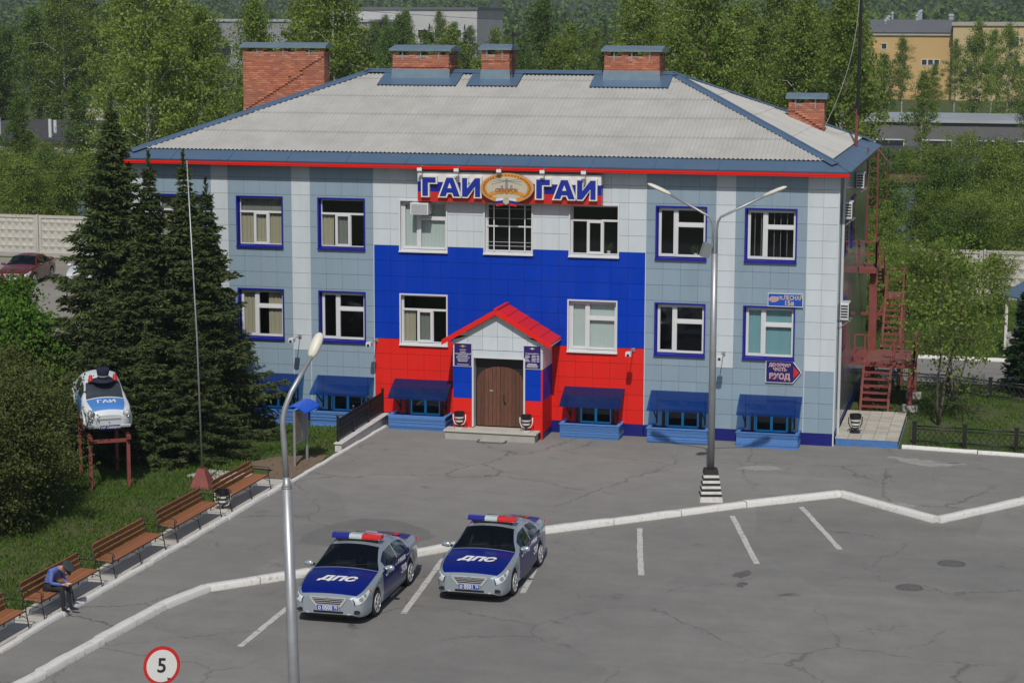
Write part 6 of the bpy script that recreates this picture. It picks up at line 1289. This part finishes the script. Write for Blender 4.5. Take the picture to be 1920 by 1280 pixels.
# shrubs on the left
BU = [decid(21, 4.0, 1.9, .06, 36, 26000, .060, L_olive, grey_bark, .09, .8, 5, .26), decid(22, 4.2, 2.0, .08, 36, 16000, .095, L_bush, grey_bark, .08, .8, 4, .30)]
for i, (x, y, s_, lab) in enumerate(((-20.75,-17.6,.98,'olive brown shrub bulging toward the benches, nearest the lawn edge'),(-22.6,-18.6,1.0,'olive brown shrub at the left edge of the photo, nearest the benches'),(-21.6,-14.9,1.03,'olive brown shrub covering the left leg of the display stand'),(-23.6,-15.6,1.1,'olive brown shrub at the left edge behind the front shrubs'),(-22.9,-12.2,1.0,'olive brown shrub directly left of the vintage car'))): tree('shrub', lab, BU[0], (x,y,0), s_, 1.7*i, 'olive shrubs left of the benches', 'shrub')
for i, (x, y, s_, lab) in enumerate(((-26.6,-5.2,1.05,'bright green bush touching the tall spruce on its left'),(-28.9,-3.5,1.08,'bright green bush at the left edge above the olive shrubs'),(-30.4,.8,1.05,'bright green bush at the left edge, below the parked red car'),(-26.3,-8.6,.85,'bright green bush behind the vintage car'))): tree('bush', lab, BU[1], (x,y,0), s_, 2.1*i, 'bright green bushes on the left', 'bush')
# right side
yt = decid(31, 5.9, 1.9, .30, 30, 3900, .08, L_birch, grey_bark, .07, .95, 2, .24)
tree('young_tree', 'thin young tree with sparse leaves right of the fire stair', yt, (3.2,4.7,0), 1.14, .5); tree('young_tree', 'second thin young tree, behind the outer post of the fire stair', yt, (3.5,9.4,0), .92, 2.5)
pn = spruce(33, 3.9, 1.25, L_pine, 1.0, .05); tree('pine_tree', 'small dark pine at the right edge beyond the low fence', pn, (6.05,11.6,0), 1.0)
SH = [decid(41, 6.0, 2.0, .08, 40, 12000, .085, L_birch, grey_bark, .09, .85, 4, .27), decid(42, 5.4, 2.2, .06, 40, 12000, .085, L_dark, grey_bark, .09, .8, 4, .28)]
# woods
BI = [decid(51, 16, 3.0, .24, 50, 13500, .125, L_birch, birch_bark, .17, .8, 1, .30), decid(52, 15, 2.6, .34, 42, 9000, .125, L_birch, birch_bark, .15, .9, 1, .30), decid(53, 17, 3.6, .18, 56, 15500, .125, L_birch, birch_bark, .19, .7, 1, .32), decid(54, 13, 2.6, .24, 44, 11000, .13, L_dark, grey_bark, .15, .75, 1, .33), decid(55, 15, 3.2, .12, 54, 14500, .135, L_dark, grey_bark, .18, .7, 1, .35)]
DS = spruce(56, 13, 2.6, L_spruce, .75)
def wedge(u, y): return 5.6 - (y+67.3)*math.tan(.482*(1-u)+.0)
rt = random.Random(5)
def wood(n, u0, u1, y0, y1, kinds, s0, s1, label, group, name='birch_tree', cat='tree', mind=2.4):
    put = []
    for _ in range(n*30):
        if len(put) >= n: break
        u, y = rt.uniform(u0,u1), rt.uniform(y0,y1); x = wedge(u, y)
        if any((x-a)**2+(y-b)**2 < mind**2 for a, b in put): continue
        put.append((x, y)); s_ = rt.uniform(s0,s1); tree(name, label, rt.choice(kinds), (x,y,-.05), s_, rt.uniform(0,6.28), group, cat, s_*rt.uniform(.92,1.08))
wood(16, .115, .33, 43, 78, [BI[0],BI[2],BI[0],BI[2],BI[1]], .86, 1.08, 'tall pale green birch behind the left end of the roof', 'birches behind the left of the roof')
wood(12, -.01, .13, 113, 150, [BI[4],BI[3],BI[2],DS], .95, 1.15, 'dark green tree behind the left garages', 'trees behind the left garages', 'broadleaf_tree', mind=4)
wood(19, .33, .66, 62, 112, [BI[1],BI[1],BI[0],BI[3]], .62, .86, 'slim birch in the thin wood behind the middle of the roof', 'slim birches behind the ridge', mind=3.2)
wood(17, .33, .62, 118, 190, [BI[1],BI[4],BI[3],DS], .80, 1.05, 'distant tree behind the slim birches over the ridge', 'distant trees over the ridge', 'broadleaf_tree', mind=5)
wood(24, .62, .855, 44, 92, [BI[0],BI[2],BI[2],BI[1],BI[0]], .86, 1.08, 'tall leafy birch behind the right half of the roof', 'birches behind the right of the roof')
wood(15, .86, 1.02, 41, 62, [SH[0],SH[0],SH[1]], .72, 1.0, 'leafy shrub behind the concrete fence on the right', 'shrubs behind the right fence', 'shrub', 'shrub', 1.6)
wood(10, .85, 1.02, 64, 92, [SH[0],SH[1]], .75, 1.05, 'young tree between the right fence and the long garages', 'young trees right', 'young_tree', mind=2.5)
wood(6, .0, .13, 44, 60, [SH[0],SH[1],SH[0]], .85, 1.05, 'leafy shrub behind the concrete fence on the left', 'shrubs behind the left fence', 'shrub', 'shrub', 3)
wood(5, .0, .12, 61, 80, [SH[0],SH[1]], .65, .85, 'shrub between the left fence and the dark garages', 'shrubs before the garages', 'shrub', 'shrub', 3)
wood(6, .885, .985, 29, 36, [SH[0]], .42, .62, 'thin leafy shrub on the rough grass before the right fence', 'thin shrubs before the right fence', 'shrub', 'shrub', 1.4)
wood(6, .0, .115, 64, 80, [BI[3],SH[0],SH[1]], .5, .8, 'tree screening the dark garages on the left', 'trees screening the left garages', 'broadleaf_tree', mind=4)
wood(7, .86, .95, 36, 37.4, [SH[1],SH[0]], .36, .5, 'small shrub in front of the right concrete fence', 'small shrubs at the fence', 'shrub', 'shrub', .8)
wood(6, .845, .88, 22, 34, [SH[0]], .5, .75, 'sapling behind the fire stair', 'saplings behind the stair', 'sapling', 'tree', 1.2)
for (u, y, k, s_, lab) in ((.905,104,1,.66,'slim birch in front of the pale-roofed garages, below the yellow hall corner'),(.955,150,0,.86,'birch covering the middle of the yellow office block'),(.985,160,2,.80,'wide birch at the right edge before the yellow offices'),(1.005,120,1,.7,'birch cut by the right edge of the photo'),(.915,175,1,.6,'low birch before the small windows of the yellow hall'),(.845,150,2,.8,'birch at the left end of the yellow hall'),(.868,190,3,.75,'dark tree overlapping the left half of the yellow hall'),(.885,200,1,.78,'slim birch before the middle of the yellow hall wall'),(.97,205,1,.85,'thin birch between the two covering the yellow offices'),(.935,230,0,.7,'birch at the joint of the yellow hall and offices')): tree('birch_tree', lab, BI[k], (wedge(u,y),y,0), s_, None, 'birches before the yellow works')
wood(22, -.02, .40, 150, 330, [BI[4],BI[3],BI[2],DS], .8, 1.1, 'far tree on the skyline left of the roof', 'far trees on the left', 'broadleaf_tree', mind=7)
wood(7, .34, .47, 190, 330, [BI[1],BI[4],BI[0]], .85, 1.0, 'far tree in front of the white building', 'far trees before the white building', 'broadleaf_tree', mind=6)
wood(22, .36, .84, 200, 340, [BI[4],BI[3],DS,BI[1]], .7, 1.0, 'far tree on the skyline above the roof', 'far trees above the roof', 'broadleaf_tree', mind=7)

# ================================================================ concrete fences
def fence_panel_mesh(L=3.92, H=2.35):
    mb = MB(); mb.box(0,L,0,.12,0,H); nx, nz = 8, 4; fw = .16; x0, x1, z0, z1 = fw, L-fw, fw+.15, H-fw; dx, dz = (x1-x0)/nx, (z1-z0)/nz
    mb.box(0,L,-.05,-.001,H-fw,H); mb.box(0,L,-.05,-.001,0,fw+.15); mb.box(0,fw,-.05,-.001,fw+.15,H-fw); mb.box(L-fw,L,-.05,-.001,fw+.15,H-fw)
    for i in range(nx):
        for j in range(nz):
            a, b, c, d = x0+i*dx, x0+(i+1)*dx, z0+j*dz, z0+(j+1)*dz; mx, mz = (a+b)/2, (c+d)/2
            mb.add([(a,-.002,mz),(mx,-.002,c),(b,-.002,mz),(mx,-.002,d),(mx,-.085,mz)], [(0,1,4),(1,2,4),(2,3,4),(3,0,4)])
    return mb.mesh('fence_panel', pale_concrete)
fpm = fence_panel_mesh()
def conc_fence(label, pts_n, loc, rz):
    t = thing('concrete_fence', label, 'fence', loc, rz)
    for i in range(pts_n):
        o = link('fence_panel', fpm, t); o.location = (i*4.08,0,.05); o.rotation_euler = (random.gauss(0,.012),0,random.gauss(0,.006)); mb = MB(); mb.box(i*4.08-.13,i*4.08-.02,-.10,.16,-.05,2.45); mb.build('post', pale_concrete, t); mb = MB(); mb.box(i*4.08-.05,i*4.08+3.95,-.2,.25,-.05,.22); mb.build('footing', concrete, t)
conc_fence('pale concrete fence of diamond panels behind the back road', 6, (-8.1,38.4,0), R(.8)); conc_fence('pale concrete fence of diamond panels behind the red car', 6, (-66.1,43.6,0), R(-1.5))
# gazebo
t = thing('gazebo', 'small gazebo with blue-grey roof and white posts at the right edge', 'gazebo', (6.75,20.8,0), .2)
mb = MB()
for k in range(6):
    a, b = 2*PI*k/6, 2*PI*(k+1)/6; mb.add([(1.75*math.cos(a),1.75*math.sin(a),2.55),(1.75*math.cos(b),1.75*math.sin(b),2.55),(0,0,3.65),(1.75*math.cos(a),1.75*math.sin(a),2.48),(1.75*math.cos(b),1.75*math.sin(b),2.48)], [(0,1,2),(0,3,4,1)])
mb.build('roof', ROOF_BLUE, t)
for k in range(6): a = 2*PI*k/6; mb = MB(); mb.box(1.5*math.cos(a)-.06,1.5*math.cos(a)+.06,1.5*math.sin(a)-.06,1.5*math.sin(a)+.06,-.03,2.5); mb.build('post', white_paint, t)
for k in range(5): a, b = 2*PI*k/6, 2*PI*(k+1)/6; mb = MB(); mb.bar((1.5*math.cos(a),1.5*math.sin(a),.85),(1.5*math.cos(b),1.5*math.sin(b),.85),.05,.12); mb.bar((1.5*math.cos(a),1.5*math.sin(a),.4),(1.5*math.cos(b),1.5*math.sin(b),.4),.04,.5); mb.build('rail', white_paint, t)

# ================================================================ far buildings
tar = mat('tar_roof', (.055,.055,.058), .85, var=.3, scale=.4); wallp = mat('pale_wall', (.38,.35,.30), .9, var=.2, scale=.5); dkwin = mat('far_window', (.03,.035,.045), .2)
def block(name, label, cat, x0, x1, y0, y1, z1, wm, rm, wins=(), par=.35, rz=0, group=None):
    t = thing(name, label, cat, (x0,y0,0), rz, group); X, Y = x1-x0, y1-y0
    mb = MB(); mb.box(0,X,0,Y,-.1,z1); mb.build('wall', wm, t); mb = MB(); mb.box(-.25,X+.25,-.3,Y+.3,z1+.001,z1+par); mb.build('roof', rm, t)
    for (a, b, c, d) in wins:
        mb = MB(); ring(mb, a-.1, b+.1, c-.1, d+.1, .1, -.06, .0); w = mb.build('window', white_pvc, t); mb = MB(); mb.quad((a,-.02,c),(b,-.02,c),(b,-.02,d),(a,-.02,d)); mb.build('pane', dkwin, w)
    return t
lg = block('garage_row', 'long dark flat-roofed garages behind the left fence', 'garage', -86, -58.5, 84, 112, 3.9, wallp, tar, [(6+i*3.4,8.2+i*3.4,.3,2.3) for i in range(6)])
for i, (x, y) in enumerate(((7,6),(11,3),(13.5,8),(16,2),(19,7))): mb = MB(); mb.cyl((x,y,4.2),(x,y,5.3+.4*(i%2)),.14,n=8); mb.build('vent_pipe', white_pvc, lg)
block('brick_shed', 'pale shed with a red panel beyond the left garages', 'shed', -84, -76, 118, 126, 5.4, wallp, tar, [(2,3.2,2.5,4),(5,6.2,2.5,4)])
block('blue_shed', 'small blue-grey shed below the dark garages', 'shed', -53.5, -48.5, 56, 60, 3.0, mat('shed_blue', (.10,.15,.20), .7, var=.2), tar, [(.8,1.8,1.2,2.2)])
zinc = mat('pale_zinc_roof', (.42,.45,.48), .45, metal=.3, var=.2, scale=.3)
gr = block('garage_row', 'long grey garages with pale roof behind the right shrubs', 'garage', -24, 26, 132, 146, 4.2, mat('grey_garage', (.13,.13,.135), .8, var=.3, scale=.2), zinc, [(3+i*4.4,5.6+i*4.4,.2,2.5) for i in range(10)], .3)
block('garage_row', 'lower dark garages in front of the pale-roofed row', 'garage', -16, 30, 108, 116, 2.6, mat('dark_garage', (.08,.08,.082), .8, var=.3, scale=.2), tar, [(3+i*4.4,5.6+i*4.4,.2,2.2) for i in range(9)], .3)
block('white_shed', 'small whitish shed among the right shrubs', 'shed', 1.2, 6.5, 84, 88, 3.4, wallp, tar, [(1,2,1.2,2.2)]); block('blue_shed', 'small blue hut among the right shrubs', 'shed', -2.3, -.2, 66, 68, 3.6, mat('hut_blue', (.10,.15,.22), .7, var=.2), mat('rust_roof', (.16,.08,.05), .8, var=.3))
ochre = mat('ochre_plaster', (.52,.35,.15), .9, var=.1, scale=.15); ochre2 = mat('pale_ochre_plaster', (.50,.39,.21), .9, var=.1, scale=.15); rg_ = mat('grey_felt_roof', (.12,.125,.135), .8, var=.2, scale=.1)
yb = block('yellow_works', 'big windowless yellow industrial hall far beyond the garages', 'building', -24.5, -6.6, 300, 340, 10.9, ochre, wallp, [(12.9+i*1.05,13.7+i*1.05,5.9,6.8) for i in range(3)] + [(6.0,6.8,8.6,9.5),(3.0,3.8,6.0,6.8)], .5)
mb = MB(); mb.prism([(-.5,11.41),(40,11.41),(40,12.2),(20,13.6),(8,13.4)], lambda u, v: (.3,u,v), (17.3,0,0)); mb.build('upper_roof', rg_, yb)
for i in range(12): mb = MB(); x, y = 1+(i*5.3)%16, 5+(i*7)%24; z = 11.4+min(2.1,y*.12); mb.cyl((x,y,z),(x,y,z+.75+.4*(i%3)),.22,n=8); mb.lathe([(.35,0),(.3,.25),(0.01,.4)], 8, (x,y,z+.75+.4*(i%3))); mb.build('roof_vent', zinc, yb)
yc = block('yellow_offices', 'yellow office block with dark windows joined to the yellow hall', 'building', -6.4, 14, 297, 330, 12.6, ochre2, wallp, [(2.4+i*2.0,3.5+i*2.0,8.4,10.0) for i in range(2)] + [(9.8+i*2.6,10.9+i*2.6,9.0,10.8) for i in range(3)] + [(2.4+i*2.6,3.5+i*2.6,4.6,6.2) for i in range(6)], .6)
block('white_works', 'long white building far behind the middle birches', 'building', -133, -104, 350, 372, 15.3, mat('far_white', (.46,.46,.46), .8, var=.15, scale=.2), rg_, [(2+i*3.6,4+i*3.6,9.6,11.2) for i in range(7)], .5)
block('grey_block', 'grey flat block far behind the left trees', 'building', -171, -120, 330, 350, 12.8, mat('far_grey', (.25,.26,.28), .9, var=.2, scale=.1), zinc, [(3+i*4,5+i*4,6,8) for i in range(11)], .5)

# ================================================================ wires
def wire(label, a, b, sag, r=.014):
    pts = [tuple(a[k]+(b[k]-a[k])*i/12 - (sag*4*(i/12)*(1-i/12) if k == 2 else 0) for k in range(3)) for i in range(13)]; mb = MB(); mb.tube(pts, r, 4); tag(mb.build('overhead_wire', black_metal), label, 'wire', 'overhead wires')
wire('upper black wire from the left eave toward the left edge', (-24.9,1.5,8.75), (-44,3,8.6), .5); wire('lower black wire from the left eave toward the left edge', (-24.9,2.5,8.5), (-44,4.5,8.0), .4)
wire('thin wire across the trees at upper left', (-68,62,15.2), (-46,58,12.6), .4, .02); wire('thin wire above the middle chimneys', (-52,80,15.2), (-12,80,13.4), .6, .022); wire('thin wire crossing the shrubs on the right', (-2,20,7.0), (9,20,5.4), .3, .014)

# ================================================================ hills, far wood, haze
hm = MB(); nx, ny = 60, 16; hp = []
for j in range(ny+1):
    for i in range(nx+1):
        x = -1700 + 2600*i/nx; y = 480 + 1300*j/ny; f = j/ny; z = -1 + 62*(1-math.cos(PI*min(1,f*1.15)))/2*(.85+.2*math.sin(x*.004+1)+.1*math.sin(x*.011)); hp.append((x,y,z))
hm.add(hp, [(j*(nx+1)+i, j*(nx+1)+i+1, (j+1)*(nx+1)+i+1, (j+1)*(nx+1)+i) for j in range(ny) for i in range(nx)])
struct(hm.build('hills', mat('forest_floor', (.03,.045,.02), 1.0, var=.3, scale=.02), smooth=True))
rg = np.random.default_rng(77); nC = 2600; yy = 470 + 900*rg.random(nC)**1.3; uu = rg.uniform(-.06,1.06,nC); xx = 5.6-(yy+67.3)*np.tan(.482*(1-uu)); f = (yy-480)/1300
zz = np.maximum(-1, -1 + 62*(1-np.cos(PI*np.clip(f*1.15,0,1)))/2*(.85+.2*np.sin(xx*.004+1)+.1*np.sin(xx*.011))); hh = rg.uniform(9,16,nC); per = 46
T = rg.random((nC,per)); A_2 = rg.uniform(0,2*PI,(nC,per)); rr = np.sqrt(rg.random((nC,per)))*(1-T*.75)*3.0
Cc = np.stack([xx[:,None]+rr*np.cos(A_2), yy[:,None]+rr*np.sin(A_2), zz[:,None]+hh[:,None]*(.2+.8*T)], 2).reshape(-1,3)
tag(link('far_forest', leaves_mesh('far_forest', Cc, 1.5, L_dark, 1.3, 5)), 'far wooded hillside along the top of the photo', 'forest', kind='stuff')
hz, nt, p = nodes('haze_air'); nt.nodes.remove(p); pv = nd(nt, 'ShaderNodeVolumePrincipled'); pv.inputs['Color'].default_value = (.82,.89,1,1); pv.inputs['Density'].default_value = HAZE; pv.inputs['Anisotropy'].default_value = .2
lnk(nt, pv.outputs[0], nt.nodes['Material Output'].inputs['Volume'])
mb = MB(); mb.box(-3040,3040,-3040,3040,-2.5,98); tag(mb.build('haze', hz), 'thin pale haze in the air over the distance', 'haze', kind='stuff')
bake_text()
